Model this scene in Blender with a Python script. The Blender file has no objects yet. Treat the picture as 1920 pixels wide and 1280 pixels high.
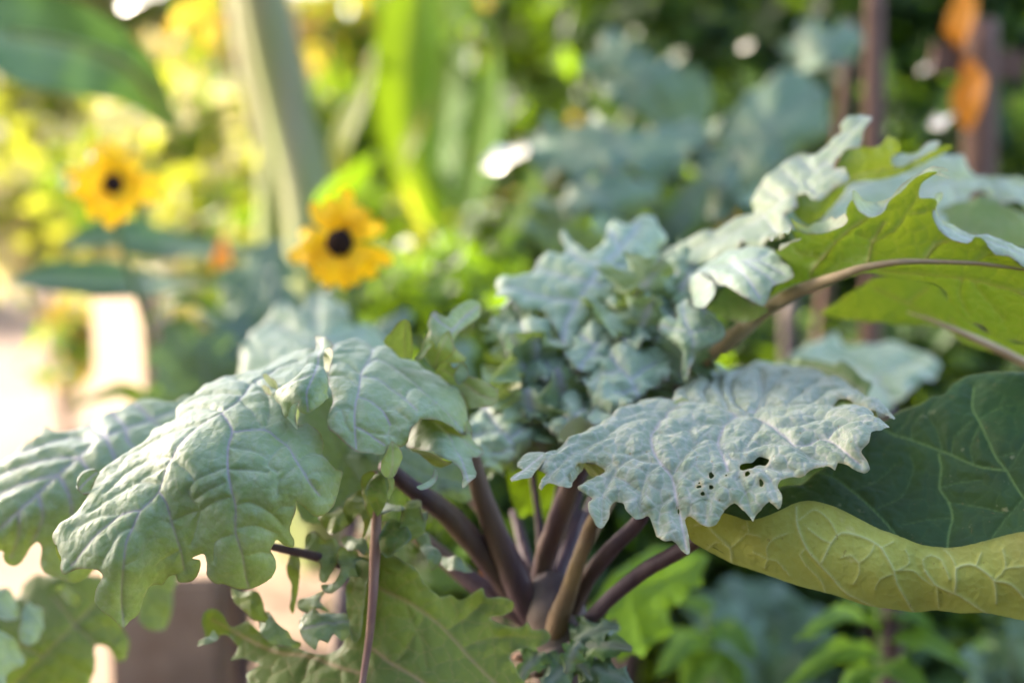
import bpy, math, random
import numpy as np
from mathutils import Vector, noise
from mathutils.geometry import delaunay_2d_cdt
random.seed(7); RS = np.random.RandomState(7)
R = math.radians
SC = bpy.context.scene; COL = SC.collection

# ------------------------------------------------------------------ camera, world, sun, exposure
CAMZ, PITCH, K = 0.95, R(8), 36/50/1920
cam = bpy.data.objects.new('camera', bpy.data.cameras.new('camera')); COL.objects.link(cam); SC.camera = cam
cam.location = (0, 0, CAMZ); cam.rotation_euler = (R(90)-PITCH, 0, 0)
cam.data.lens = 50; cam.data.sensor_width = 36; cam.data.clip_start = 0.05; cam.data.clip_end = 200
cam.data.dof.use_dof = True; cam.data.dof.focus_distance = 1.035; cam.data.dof.aperture_fstop = 1.9
SUN = Vector((-0.72, 0.42, 0.55)).normalized()
w = bpy.data.worlds.new('World'); SC.world = w; w.use_nodes = True
nt = w.node_tree; bg = nt.nodes['Background']
sky = nt.nodes.new('ShaderNodeTexSky'); sky.sky_type = 'NISHITA'; sky.sun_disc = False; sky.air_density = .8; sky.dust_density = 3.5; sky.ozone_density = .1
sky.sun_elevation = math.asin(SUN.z); sky.sun_rotation = math.atan2(SUN.x, SUN.y)
nt.links.new(sky.outputs[0], bg.inputs[0]); bg.inputs[1].default_value = 0.15
sl = bpy.data.lights.new('sun', 'SUN'); sl.energy = 2.3; sl.angle = R(0.53); sl.color = (1, .90, .74)
so = bpy.data.objects.new('sun', sl); COL.objects.link(so); so.rotation_euler = SUN.to_track_quat('Z', 'Y').to_euler(); so.location = (-5, 3, 6)
SC.view_settings.view_transform = 'Standard'; SC.view_settings.look = 'None'
SC.view_settings.exposure = 3.28; SC.view_settings.gamma = 1; SC.view_settings.use_curve_mapping = False
SC.render.engine = 'CYCLES'
SC.cycles.max_bounces = 7; SC.cycles.diffuse_bounces = 4; SC.cycles.transmission_bounces = 5; SC.cycles.transparent_max_bounces = 4
SC.cycles.use_denoising = True; SC.cycles.sample_clamp_indirect = 6; SC.cycles.blur_glossy = 1.0

# ------------------------------------------------------------------ helpers
CF = np.array([0, math.cos(PITCH), -math.sin(PITCH)]); CU = np.array([0, math.sin(PITCH), math.cos(PITCH)]); CR = np.array([1., 0, 0])
CO = np.array([0, 0, CAMZ])
def W(px, py, d):
    """a point of the place from its bearing (photo pixels) and its distance in metres"""
    px = np.asarray(px, float); py = np.asarray(py, float); d = np.asarray(d, float)
    return CO + d[..., None]*(CF + ((px-960)*K)[..., None]*CR - ((py-640)*K)[..., None]*CU)
def P(px, py, d): return Vector(W(px, py, d))
def link(name, me, parent=None):
    o = bpy.data.objects.new(name, me); COL.objects.link(o)
    if parent: o.parent = parent; o.matrix_parent_inverse = parent.matrix_world.inverted()
    return o
def empty(name, loc, label, cat, group=None):
    o = bpy.data.objects.new(name, None); COL.objects.link(o); o.location = loc; o['label'] = label; o['category'] = cat
    if group: o['group'] = group
    o.empty_display_size = .05
    bpy.context.view_layer.update()
    return o
def tag(o, **k):
    for a, b in k.items(): o[a] = b
    return o
def mesh(name, V, F, mat, parent=None, smooth=True, attrs=None):
    me = bpy.data.meshes.new(name); V = np.asarray(V, float)
    me.from_pydata([tuple(v) for v in V], [], [tuple(f) for f in F]); me.validate()
    if smooth: me.polygons.foreach_set('use_smooth', [True]*len(me.polygons))
    for k, a in (attrs or {}).items():
        at = me.attributes.new(k, 'FLOAT', 'POINT'); at.data.foreach_set('value', np.asarray(a, np.float32))
    me.materials.append(mat)
    return link(name, me, parent)
def cr(pts, step, closed=False, ten=.42):
    """smooth line through points"""
    P_ = np.array(pts, float); n = len(P_); out = []
    rng = range(n) if closed else range(n-1)
    for i in rng:
        a = P_[(i-1) % n] if closed or i > 0 else P_[i]; b = P_[i]; c = P_[(i+1) % n]
        d = P_[(i+2) % n] if closed or i < n-2 else c
        m = max(1, int(np.linalg.norm((c-b)[:2])/step)) if step > 0 else 6
        for t in np.arange(m)/m:
            t2, t3 = t*t, t*t*t
            out.append((2*t3-3*t2+1)*b+(t3-2*t2+t)*ten*(c-a)+(-2*t3+3*t2)*c+(t3-t2)*ten*(d-b))
    if not closed: out.append(P_[-1])
    return np.array(out)
def inside(Q, poly):
    r = np.zeros(len(Q), bool); a = poly; b = np.roll(poly, -1, 0)
    for s in range(0, len(Q), 4000):
        q = Q[s:s+4000]; y = q[:, 1:2]
        c = (a[:, 1] > y) != (b[:, 1] > y)
        den = b[:, 1]-a[:, 1]; den = np.where(den == 0, 1e-9, den)
        x = a[:, 0]+(y-a[:, 1])/den*(b[:, 0]-a[:, 0])
        r[s:s+4000] = (np.sum(c & (q[:, 0:1] < x), 1) % 2) == 1
    return r
def segdist(V, A, B):
    """distance of every V to nearest of segments A-B"""
    out = np.full(len(V), 9.); D = B-A; L = np.maximum((D*D).sum(1), 1e-12)
    for s in range(0, len(V), 2000):
        v = V[s:s+2000][:, None]; t = np.clip(((v-A)*D).sum(2)/L, 0, 1)
        out[s:s+2000] = np.sqrt((((v-A)-t[..., None]*D)**2).sum(2).min(1))
    return out
def rbf(C):
    C = np.array(C, float); X = C[:, :2]/100; n = len(X)
    def ker(r2): return np.where(r2 > 0, r2*np.log(r2+1e-12), 0)
    A = np.zeros((n+3, n+3)); A[:n, :n] = ker(((X[:, None]-X)**2).sum(2))+np.eye(n)*.02; A[:n, n] = 1; A[:n, n+1:] = X; A[n, :n] = 1; A[n+1:, :n] = X.T
    s = np.linalg.lstsq(A, np.r_[C[:, 2], 0, 0, 0], rcond=None)[0]
    def f(q):
        q = np.asarray(q, float)/100; r2 = ((q[:, None]-X)**2).sum(2)
        return ker(r2)@s[:n]+s[n]+q@s[n+1:]
    return f
def nz(V, f, seed=0.):
    return np.array([noise.noise(Vector((v[0]*f+seed, v[1]*f-seed, v[2]*f+seed*.5))) for v in V])
class Leaf:
    """collects the sheets of one leaf (blade and turned-over lobes) into one mesh"""
    def __init__(s): s.V = []; s.F = []; s.A = {k: [] for k in ('vein', 'rim', 'cell')}; s.n = 0
    def sheet(s, outline, depth, veins=(), side=1, step=3., holes=(), puck=.0012, lam=.005, cellsize=.009, cellamp=.0004,
              ruffle=.002, rf=45, vw=.0011, jit=.5, ridge=0., smoothn=.0008, seed=0, ten=.42, minor=(), minorc=.22, jag=0):
        O = cr(outline, step*1.5, True, ten); rs = np.random.RandomState(seed+3)
        O = O+rs.normal(0, jit, O.shape)*.5
        if jag: O = O+np.array([(noise.noise(Vector((a/16., b/16., seed)))+.6*noise.noise(Vector((a/7., b/7., seed))), noise.noise(Vector((a/16., b/16., seed+7.)))+.6*noise.noise(Vector((a/7., b/7., seed+9.)))) for a, b in O])*jag
        H = [cr(h, step, True) for h in holes]
        x0, y0 = O.min(0); x1, y1 = O.max(0)
        gx, gy = np.meshgrid(np.arange(x0, x1, step), np.arange(y0, y1, step*.87)); gx = gx+(np.arange(gx.shape[0]) % 2)[:, None]*step*.5
        G = np.c_[gx.ravel(), gy.ravel()]+rs.uniform(-.15, .15, (gx.size, 2))*step; G = G[inside(G, O)]
        for h in H: G = G[~inside(G, h)]
        E = []; pts = []
        for L in [O]+H:
            b = len(pts); pts += [tuple(p) for p in L]; E += [(b+i, b+(i+1) % len(L)) for i in range(len(L))]
        bound = np.array(pts); G = G[segdist(np.c_[G, G[:, :1]*0], *[np.c_[q, q[:, :1]*0] for q in (bound, np.r_[bound[1:], bound[:1]])]) > step*.45] if len(G) else G
        pts += [tuple(p) for p in G]
        vv, _, ff, *_ = delaunay_2d_cdt([Vector((p[0], -p[1])) for p in pts], E, [], 0, 1e-4)
        q = np.array([(v.x, -v.y) for v in vv]); T = np.array([f for f in ff if len(f) == 3])
        c = q[T].mean(1); ok = inside(c, O)
        for h in H: ok &= ~inside(c, h)
        T = T[ok]; used = np.unique(T); mp = np.full(len(q), -1); mp[used] = np.arange(len(used)); q = q[used]; T = mp[T]
        # CDT faces wind counter-clockwise in (x,-y): they face the viewer
        f = rbf(depth); d = f(q); V = W(q[:, 0], q[:, 1], d)
        def normals(V):
            n = np.cross(V[T[:, 1]]-V[T[:, 0]], V[T[:, 2]]-V[T[:, 0]]); N = np.zeros_like(V)
            for k in range(3): np.add.at(N, T[:, k], n)
            return N/np.maximum(np.linalg.norm(N, axis=1), 1e-12)[:, None]
        N = normals(V)
        def w3(L): return W(L[:, 0], L[:, 1], f(L))
        dv = np.full(len(V), 1.); dm = np.full(len(V), 1.)
        def seg(vs):
            A = []; B = []
            for L in vs:
                l3 = w3(cr(np.array(L, float), 8)); A.append(l3[:-1]); B.append(l3[1:])
            return segdist(V, np.concatenate(A), np.concatenate(B))
        if len(veins): dv = seg(veins)
        if len(minor): dm = seg(minor)
        loops = [w3(O)]+[w3(h) for h in H]
        de = segdist(V, np.concatenate(loops), np.concatenate([np.roll(l, -1, 0) for l in loops]))
        dc = np.full(len(V), .0)
        if cellsize > 0:
            Vw = V+np.c_[nz(V, 60, 1), nz(V, 60, 5), nz(V, 60, 9)]*cellsize*.35
            idx = rs.permutation(len(V)); S = []
            for i in idx[:4000]:
                if all(((Vw[i]-x)**2).sum() > (cellsize*.8)**2 for x in S): S.append(Vw[i])
                if len(S) > 500: break
            S = np.array(S)
            if len(S) > 2:
                for k in range(0, len(V), 3000):
                    r = np.sort(np.sqrt(((Vw[k:k+3000][:, None]-S)**2).sum(2)), 1)[:, :2]; dc[k:k+3000] = (r[:, 1]-r[:, 0])*.5
        h = 0
        dmin = np.minimum(dv, dm*1.0)
        if len(veins): h = h+puck*(1-np.exp(-(dmin/lam)**1.15))
        fade = 1-np.exp(-(de/.006))
        h = h+cellamp*(1-np.exp(-(dc/(max(cellsize, .001)*.22))))*(1-np.exp(-dmin/.003))
        h = h-ridge*np.exp(-(dv/(vw*1.3))**2)-ridge*.6*np.exp(-(dm/(vw*.9))**2)-ridge*.3*np.exp(-(dc/(vw*.6))**2)
        h = h*np.clip(fade+.15, 0, 1)+smoothn*nz(V, 70, seed)+.0003*nz(V, 220, seed)
        er = np.exp(-(de/.010))
        h = h+ruffle*er*(nz(V, rf, seed+11)*1.6+nz(V, rf*2.3, seed+4)*.7)
        V = V+N*(h*(1 if side > 0 else -1 if ridge else 1))[:, None]
        if ridge and side < 0: pass
        if side < 0: T = T[:, ::-1]
        s.V.append(V); s.F.append(T+s.n); s.n += len(V)
        s.A['vein'].append(np.clip(np.exp(-(dv/vw)**2)+minorc*np.exp(-(dm/(vw*.7))**2), 0, 1)); s.A['rim'].append(np.exp(-(de/.0013)**1.6))
        s.A['cell'].append(np.exp(-(dc/(.0006))**2) if cellsize > 0 else dc*0)
        return s
    def build(s, mat, parent, name='leaf', **k):
        o = None; off = 0
        for i, (V, F) in enumerate(zip(s.V, s.F)):
            at = {a: b[i] for a, b in s.A.items()}
            if name == 'leaflet': o = mesh('leaflet', V, F-off, mat, parent, attrs=at)
            elif i == 0: o = tag(mesh(name, V, F-off, mat, parent, attrs=at), **k)
            else: mesh('lobe', V, F-off, mat, o, attrs=at)
            off += len(V)
        return o
def tube_vf(path, radii, sides=12, flat=1., bumps=0.):
    Pt = np.array(path, float); Rr = np.array(radii, float)
    full = cr(np.c_[Pt, Rr], 0)
    Pt, Rr = full[:, :3], full[:, 3]
    T = np.gradient(Pt, axis=0); T /= np.linalg.norm(T, axis=1)[:, None]
    u = np.cross(T[0], [0.3, .2, 1.]); u /= np.linalg.norm(u); V = []
    for i in range(len(Pt)):
        u = u-T[i]*(u@T[i]); u /= np.linalg.norm(u); v = np.cross(T[i], u)
        for k in range(sides):
            a = 2*math.pi*k/sides; r = Rr[i]
            if bumps: r *= 1+bumps*noise.noise(Vector(Pt[i]*60)+Vector((math.cos(a), math.sin(a), 0))*1.1)
            V.append(Pt[i]+r*(math.cos(a)*u+flat*math.sin(a)*v))
    F = []
    n = len(Pt)
    for i in range(n-1):
        for k in range(sides):
            F.append((i*sides+k, i*sides+(k+1) % sides, (i+1)*sides+(k+1) % sides, (i+1)*sides+k))
    F.append(tuple(range(sides))[::-1]); F.append(tuple((n-1)*sides+k for k in range(sides)))
    return np.array(V), F
def tube(name, path, radii, mat, parent=None, **k):
    V, F = tube_vf(path, radii, **k); return mesh(name, V, F, mat, parent)
def ptube(name, pts, mat, parent=None, **k):
    """pts: bearing x, y, distance, apparent width"""
    return tube(name, [P(a, b, c) for a, b, c, _ in pts], [w_*K*c/2 for _, _, c, w_ in pts], mat, parent, **k)

# ------------------------------------------------------------------ materials
def mat(name):
    m = bpy.data.materials.new(name); m.use_nodes = True; t = m.node_tree; t.nodes.clear()
    return m, t, lambda ty, **k: _node(t, ty, **k)
def _node(t, ty, **k):
    n = t.nodes.new('ShaderNode'+ty)
    for a, b in k.items():
        if a.startswith('i_'): n.inputs[a[2:].replace('_', ' ')].default_value = b
        elif a.startswith('n'): n.inputs[int(a[1:])].default_value = b
        else: setattr(n, a, b)
    return n
def mixc(t, fac, a, b):
    n = t.nodes.new('ShaderNodeMix'); n.data_type = 'RGBA'
    for i, v in ((0, fac), (6, a), (7, b)):
        if hasattr(v, 'is_linked'): t.links.new(v, n.inputs[i])
        else: n.inputs[i].default_value = v if i == 0 else (*v, 1)
    return n.outputs[2]
def ramp(t, src, *st):
    n = t.nodes.new('ShaderNodeValToRGB'); e = n.color_ramp.elements
    while len(e) < len(st): e.new(.5)
    for x, (p, c) in zip(e, st): x.position = p; x.color = (*c, 1) if len(c) == 3 else c
    t.links.new(src, n.inputs[0]); return n.outputs[0]
def grey(v): return (v, v, v)
def mul(t, a, b):
    n = t.nodes.new('ShaderNodeMath'); n.operation = 'MULTIPLY'
    for i, v in ((0, a), (1, b)):
        if hasattr(v, 'is_linked'): t.links.new(v, n.inputs[i])
        else: n.inputs[i].default_value = v
    return n.outputs[0]
def leaf_mat(name, top, top2, under, vein, vein_u, rim, trans=.3, tcol=None, rough=.5, bloom=None, blot=None, bump=.25, nscale=26, veinamt=.8, cellamt=.3, spec=.5, fuzz=0, retic=0, specks=0, under2=None):
    dk = lambda c, f=.72: c and tuple(x*f for x in c)
    top, top2, under, vein, vein_u, rim, bloom, blot, under2 = map(dk, (top, top2, under, vein, vein_u, rim, bloom, blot, under2)); tcol = dk(tcol, .8); spec *= .75; fuzz *= .75
    m, t, N = mat(name); L = t.links.new
    geo = N('NewGeometry'); tc = N('TexCoord')
    def noise_(sc, det=4, r=.6):
        n = N('TexNoise', i_Scale=sc, i_Detail=det, i_Roughness=r); L(tc.outputs['Object'], n.inputs['Vector']); return n.outputs[0]
    nv = N('Attribute', attribute_name='vein').outputs['Fac']; nr = N('Attribute', attribute_name='rim').outputs['Fac']; nc = N('Attribute', attribute_name='cell').outputs['Fac']
    c = mixc(t, ramp(t, noise_(nscale), (.36, grey(0)), (.64, grey(1))), top, top2)
    if bloom: c = mixc(t, ramp(t, noise_(nscale*3.3, 6, .7), (.42, grey(0)), (.72, grey(.75))), c, bloom)
    if blot: c = mixc(t, ramp(t, noise_(nscale*1.7, 3), (.62, grey(0)), (.75, grey(.7))), c, blot)
    c = mixc(t, mul(t, nc, cellamt), c, vein)
    c = mixc(t, mul(t, nv, veinamt), c, vein)
    cu = mixc(t, ramp(t, noise_(nscale*.7), (.36, grey(0)), (.64, grey(1))), under, tuple(x*1.35 for x in under))
    if under2: cu = mixc(t, ramp(t, noise_(7, 2), (.52, grey(0)), (.68, grey(.6))), cu, under2)
    cu = mixc(t, mul(t, nc, cellamt*.8), cu, vein_u); cu = mixc(t, mul(t, nv, veinamt), cu, vein_u)
    c = mixc(t, geo.outputs['Backfacing'], c, cu)
    if specks:
        c = mixc(t, ramp(t, noise_(210, 2), (.70, grey(0)), (.735, grey(.7*specks))), c, (.16, .10, .04))
        c = mixc(t, ramp(t, noise_(55, 3), (.66, grey(0)), (.74, grey(.5*specks))), c, (.50, .44, .24))
    c = mixc(t, mul(t, nr, ramp(t, noise_(70, 3), (.38, grey(.15)), (.62, grey(.95)))), c, rim)
    p = N('BsdfPrincipled', i_Roughness=rough); L(c, p.inputs['Base Color']); p.inputs['Specular IOR Level'].default_value = spec
    if fuzz: p.inputs['Sheen Weight'].default_value = fuzz; p.inputs['Sheen Roughness'].default_value = .4
    bp = N('Bump', i_Strength=bump, i_Distance=.0006)
    if retic: bp.inputs['Strength'].default_value = min(1, bump*2); bp.inputs['Distance'].default_value = .00022
    n1 = N('TexNoise', i_Scale=900., i_Detail=3.); L(tc.outputs['Object'], n1.inputs['Vector'])
    n2 = N('TexNoise', i_Scale=240., i_Detail=4.); L(tc.outputs['Object'], n2.inputs['Vector'])
    ad = N('Math', operation='MULTIPLY_ADD'); L(n2.outputs[0], ad.inputs[0]); ad.inputs[1].default_value = 1.6; L(n1.outputs[0], ad.inputs[2])
    if retic:
        wp = N('TexNoise', i_Scale=90., i_Detail=2.); L(tc.outputs['Object'], wp.inputs['Vector'])
        wm = N('VectorMath', operation='MULTIPLY_ADD'); L(wp.outputs['Color'], wm.inputs[0]); wm.inputs[1].default_value = (.006, .006, .006); L(tc.outputs['Object'], wm.inputs[2])
        hs = ad.outputs[0]
        for sc_, am in ((105., 3.*retic), (300., .5*retic)):
            vo = N('TexVoronoi', feature='DISTANCE_TO_EDGE', i_Scale=sc_); L(wm.outputs[0], vo.inputs['Vector'])
            mr = N('MapRange', interpolation_type='SMOOTHSTEP'); mr.inputs['From Max'].default_value = .22; L(vo.outputs[0], mr.inputs[0])
            a2 = N('Math', operation='MULTIPLY_ADD'); L(mr.outputs[0], a2.inputs[0]); a2.inputs[1].default_value = am; L(hs, a2.inputs[2]); hs = a2.outputs[0]
        L(hs, bp.inputs['Height'])
    else: L(ad.outputs[0], bp.inputs['Height'])
    L(bp.outputs[0], p.inputs['Normal'])
    tr = N('BsdfTranslucent'); tcol = tcol or (.30, .42, .05)
    tt = mixc(t, mul(t, nv, .5), tcol, tuple(x*.55 for x in tcol)); L(tt, tr.inputs['Color'])
    mx = N('MixShader', n0=trans); L(p.outputs[0], mx.inputs[1]); L(tr.outputs[0], mx.inputs[2])
    o = N('OutputMaterial'); L(mx.outputs[0], o.inputs[0]); return m
def plain(name, a, b, rough=.7, scale=12, bump=.3, bscale=60, stretch=(1, 1, 1), dist=.002, spec=.4, c3=None):
    a, b = [tuple(x*.74 for x in c) for c in (a, b)]; c3 = c3 and tuple(x*.74 for x in c3)
    m, t, N = mat(name); L = t.links.new; tc = N('TexCoord'); mp = N('Mapping'); mp.inputs['Scale'].default_value = stretch; L(tc.outputs['Object'], mp.inputs[0])
    n = N('TexNoise', i_Scale=scale, i_Detail=6., i_Roughness=.6); L(mp.outputs[0], n.inputs['Vector'])
    c = mixc(t, ramp(t, n.outputs[0], (.35, grey(0)), (.65, grey(1))), a, b)
    if c3:
        n3 = N('TexNoise', i_Scale=scale*.37, i_Detail=3.); L(mp.outputs[0], n3.inputs['Vector']); c = mixc(t, ramp(t, n3.outputs[0], (.5, grey(0)), (.68, grey(.8))), c, c3)
    p = N('BsdfPrincipled', i_Roughness=rough); p.inputs['Specular IOR Level'].default_value = spec*.6; L(c, p.inputs['Base Color'])
    n2 = N('TexNoise', i_Scale=float(bscale), i_Detail=5.); L(mp.outputs[0], n2.inputs['Vector']); bp = N('Bump', i_Strength=bump, i_Distance=dist); L(n2.outputs[0], bp.inputs['Height']); L(bp.outputs[0], p.inputs['Normal'])
    o = N('OutputMaterial'); L(p.outputs[0], o.inputs[0]); return m
M_kale = leaf_mat('kale_leaf', (.145, .25, .105), (.20, .31, .14), (.17, .23, .04), (.36, .28, .42), (.34, .27, .13), (.14, .045, .06), trans=.22, tcol=(.30, .42, .05), bloom=(.32, .41, .29), rough=.45, fuzz=.45, veinamt=.7, cellamt=.10, retic=.5)
M_old = leaf_mat('old_kale_leaf', (.20, .28, .165), (.27, .34, .23), (.20, .25, .06), (.62, .54, .53), (.34, .27, .13), (.40, .33, .16), trans=.16, tcol=(.3, .4, .08), bloom=(.40, .43, .34), blot=(.19, .27, .10), rough=.5, fuzz=.4, specks=1, bump=.5, retic=.55, nscale=22, veinamt=.75, cellamt=.35)
M_pale = leaf_mat('pale_kale_leaf', (.23, .35, .20), (.32, .44, .28), (.17, .26, .05), (.42, .42, .50), (.36, .28, .14), (.18, .10, .12), trans=.2, tcol=(.28, .42, .06), bloom=(.43, .52, .38), rough=.45, fuzz=.4, retic=.6)
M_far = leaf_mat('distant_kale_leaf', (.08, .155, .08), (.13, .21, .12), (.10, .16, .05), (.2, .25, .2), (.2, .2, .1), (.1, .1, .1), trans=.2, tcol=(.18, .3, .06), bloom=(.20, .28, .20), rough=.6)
M_under = leaf_mat('kale_leaf_turned', (.25, .36, .25), (.39, .47, .33), (.085, .15, .016), (.4, .4, .45), (.50, .38, .18), (.2, .1, .12), trans=.34, tcol=(.33, .43, .02), bloom=(.47, .53, .39), fuzz=.3, rough=.5, retic=.5, bump=.3)
M_lower = leaf_mat('lower_kale_leaf', (.10, .20, .05), (.14, .25, .08), (.095, .145, .025), (.3, .3, .25), (.40, .26, .14), (.22, .28, .20), trans=.22, tcol=(.22, .32, .03), rough=.6, retic=.4)
M_egg = leaf_mat('eggplant_leaf', (.016, .055, .022), (.026, .080, .028), (.36, .38, .085), (.17, .28, .08), (.60, .64, .30), (.30, .33, .10), trans=.12, tcol=(.35, .4, .03), rough=.55, bump=.4, retic=.16, nscale=14, veinamt=.85, cellamt=.08, spec=.16, specks=.6, under2=(.46, .34, .10))
M_petiole = plain('purple_petiole', (.085, .05, .07), (.16, .105, .12), .45, 30, .5, 160, (1.6, 1.6, .2), c3=(.22, .155, .10))
M_petiole2 = plain('tan_petiole', (.36, .25, .14), (.44, .34, .20), .6, 40, .3, 130)
M_stalk = plain('kale_stalk', (.09, .065, .08), (.19, .14, .13), .7, 25, .8, 70, c3=(.28, .22, .16))
M_stub = plain('dry_stub', (.33, .24, .15), (.22, .14, .08), .75, 35, .7, 90, c3=(.42, .30, .14))
M_redstem = plain('red_petiole', (.36, .21, .15), (.27, .14, .12), .55, 30, .2, 90)
M_post = plain('post_wood', (.46, .33, .22), (.54, .41, .29), .75, 5, .5, 40, (6, 6, .6))
M_planter = plain('planter_wood', (.26, .165, .11), (.36, .25, .18), .8, 14, .8, 40, (1, 1, 1), c3=(.15, .10, .07))
M_stake = plain('stake_wood', (.12, .065, .045), (.17, .095, .065), .8, 6, .6, 40, (6, 6, .6))
M_ground = plain('garden_soil', (.06, .04, .028), (.13, .09, .06), .95, 6, 1., 25, dist=.02)
M_path = plain('path_paving', (.23, .155, .105), (.29, .20, .14), .85, 3, .4, 30, c3=(.13, .095, .075))
M_glint = plain('bokeh_glint', (.80, .74, .62), (.86, .80, .70), .3, 20, .2, 80, spec=.8)  # near-white, for blades that stand in for out-of-focus highlights
M_dry = plain('dry_orange_leaf', (.50, .17, .03), (.62, .27, .06), .6, 20, .4, 80)
M_petal = leaf_mat('sunflower_petal', (1.28, .72, .006), (1.3, .84, .008), (.7, .4, .02), (.7, .32, .01), (.6, .3, .01), (.8, .4, .01), trans=.35, tcol=(1.2, .72, .01), rough=.5, veinamt=0, cellamt=0)
M_disc = plain('flower_disc', (.018, .008, .005), (.05, .022, .01), .9, 90, 1., 200, dist=.004)
M_fstem = plain('green_stem', (.10, .17, .04), (.16, .24, .07), .6, 20, .3, 60)
M_ban = leaf_mat('banana_leaf', (.07, .16, .03), (.10, .22, .04), (.12, .2, .05), (.3, .36, .14), (.3, .36, .14), (.3, .28, .08), trans=.45, tcol=(.34, .50, .015), rough=.65, spec=.15, bump=.1, nscale=3, cellamt=0)
M_bang = leaf_mat('dark_broad_leaf', (.035, .09, .035), (.055, .13, .055), (.07, .12, .05), (.3, .34, .2), (.3, .34, .2), (.12, .16, .07), trans=.12, tcol=(.12, .24, .03), rough=.5, bump=.1, nscale=3, cellamt=0)  # darker, greyer green than the other banana leaves
M_bstem = plain('banana_stem', (.27, .30, .12), (.22, .28, .075), .7, 3, .3, 20, (4, 4, .5), c3=(.34, .29, .20))
M_trunk = plain('tree_bark', (.16, .11, .08), (.26, .2, .15), .9, 8, 1., 30, (2, 2, .4), dist=.01)
def foliage(name, a, b, tcol, trans=.45, rough=.45):
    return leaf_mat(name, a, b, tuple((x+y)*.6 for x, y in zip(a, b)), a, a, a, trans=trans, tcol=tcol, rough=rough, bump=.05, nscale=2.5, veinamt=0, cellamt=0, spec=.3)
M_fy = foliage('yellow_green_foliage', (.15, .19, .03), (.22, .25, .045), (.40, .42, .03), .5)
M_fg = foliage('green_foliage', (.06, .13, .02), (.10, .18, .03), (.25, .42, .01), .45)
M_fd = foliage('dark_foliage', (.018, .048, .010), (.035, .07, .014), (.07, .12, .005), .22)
M_cream = foliage('sunlit_cream_foliage', (.42, .38, .20), (.50, .45, .26), (.55, .49, .22), .5)  # dry-leaf cream that also puts sunlit brightness into the left bushes' colour
M_fo = foliage('ochre_foliage', (.22, .16, .05), (.30, .22, .08), (.6, .42, .05), .45)
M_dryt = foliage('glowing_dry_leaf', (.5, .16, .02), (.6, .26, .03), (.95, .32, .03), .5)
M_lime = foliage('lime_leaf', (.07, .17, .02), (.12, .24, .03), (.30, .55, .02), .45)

# ------------------------------------------------------------------ the ground
def gridsheet(name, x0, x1, y0, y1, nx, ny, z, amp, m, f=1.5):
    xs = np.linspace(x0, x1, nx); ys = np.linspace(y0, y1, ny); V = [(x, y, z+amp*noise.noise(Vector((x*f, y*f, 0)))) for y in ys for x in xs]
    F = [(j*nx+i, j*nx+i+1, (j+1)*nx+i+1, (j+1)*nx+i) for j in range(ny-1) for i in range(nx-1)]
    return tag(mesh(name, V, F, m), kind='structure')
gridsheet('ground', -40, 40, -12, 70, 60, 60, -.03, .02, M_ground, .8)

# ------------------------------------------------------------------ the kale plant in front
kb = P(1055, 1240, 1.22); 
kale = empty('kale_plant', (kb.x, kb.y, 0), 'big kale in front, purple leaf stalks fanning above a thick stalk, broad drooping grey-green leaves', 'kale')
ptube('stalk', [(1045, 1075, 1.22, 70), (1035, 1125, 1.215, 105), (1050, 1200, 1.21, 125), (1065, 1290, 1.21, 120), (1075, 1500, 1.22, 115), (1070, 2000, 1.24, 110), (1060, 2870, 1.25, 120)], M_stalk, kale, sides=22, bumps=.22)
def petiole(pts, m=M_petiole, **k): return ptube('petiole', [(a, b, c, w_*.94) for a, b, c, w_ in pts], m, kale, sides=16, bumps=.07, **k)
petiole([(880, 840, 1.17, 34), (900, 915, 1.18, 40), (925, 985, 1.19, 46), (952, 1050, 1.20, 54), (985, 1125, 1.21, 60), (1010, 1170, 1.215, 50)])
petiole([(720, 870, 1.15, 30), (765, 910, 1.165, 36), (835, 960, 1.18, 46), (895, 1025, 1.20, 50), (950, 1095, 1.215, 50), (1000, 1160, 1.22, 40)])
petiole([(850, 895, 1.28, 24), (900, 950, 1.27, 26), (955, 1030, 1.255, 30), (1000, 1110, 1.24, 32)])
petiole([(1095, 850, 1.14, 36), (1072, 905, 1.165, 38), (1045, 975, 1.19, 42), (1022, 1050, 1.215, 44), (1010, 1120, 1.225, 44)])
petiole([(1225, 930, 1.14, 24), (1195, 980, 1.155, 30), (1145, 1030, 1.17, 34), (1100, 1085, 1.185, 36), (1070, 1150, 1.20, 34), (1055, 1200, 1.21, 30)])
petiole([(1370, 960, 1.12, 26), (1295, 1020, 1.13, 30), (1215, 1065, 1.15, 32), (1145, 1120, 1.165, 30), (1095, 1175, 1.18, 26), (1060, 1230, 1.20, 22)])
petiole([(965, 960, 1.33, 20), (985, 1040, 1.29, 24), (1010, 1120, 1.24, 28)])
petiole([(1090, 960, 1.27, 20), (1070, 1020, 1.25, 30), (1040, 1090, 1.23, 36), (1030, 1140, 1.22, 30)])
petiole([(760, 985, 1.26, 26), (820, 1035, 1.25, 34), (880, 1085, 1.24, 40), (960, 1140, 1.225, 44), (1010, 1180, 1.22, 30)])
petiole([(985, 1262, 1.17, 22), (1015, 1245, 1.18, 34), (1060, 1215, 1.19, 44), (1100, 1190, 1.2, 30)], M_stalk)
ptube('stub', [(1117, 965, 1.15, 24), (1105, 995, 1.155, 28), (1085, 1050, 1.165, 30), (1066, 1110, 1.175, 34), (1046, 1165, 1.185, 42), (1040, 1190, 1.195, 44)], M_stub, kale, sides=14, bumps=.12)
rs = np.random.RandomState(4)
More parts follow.
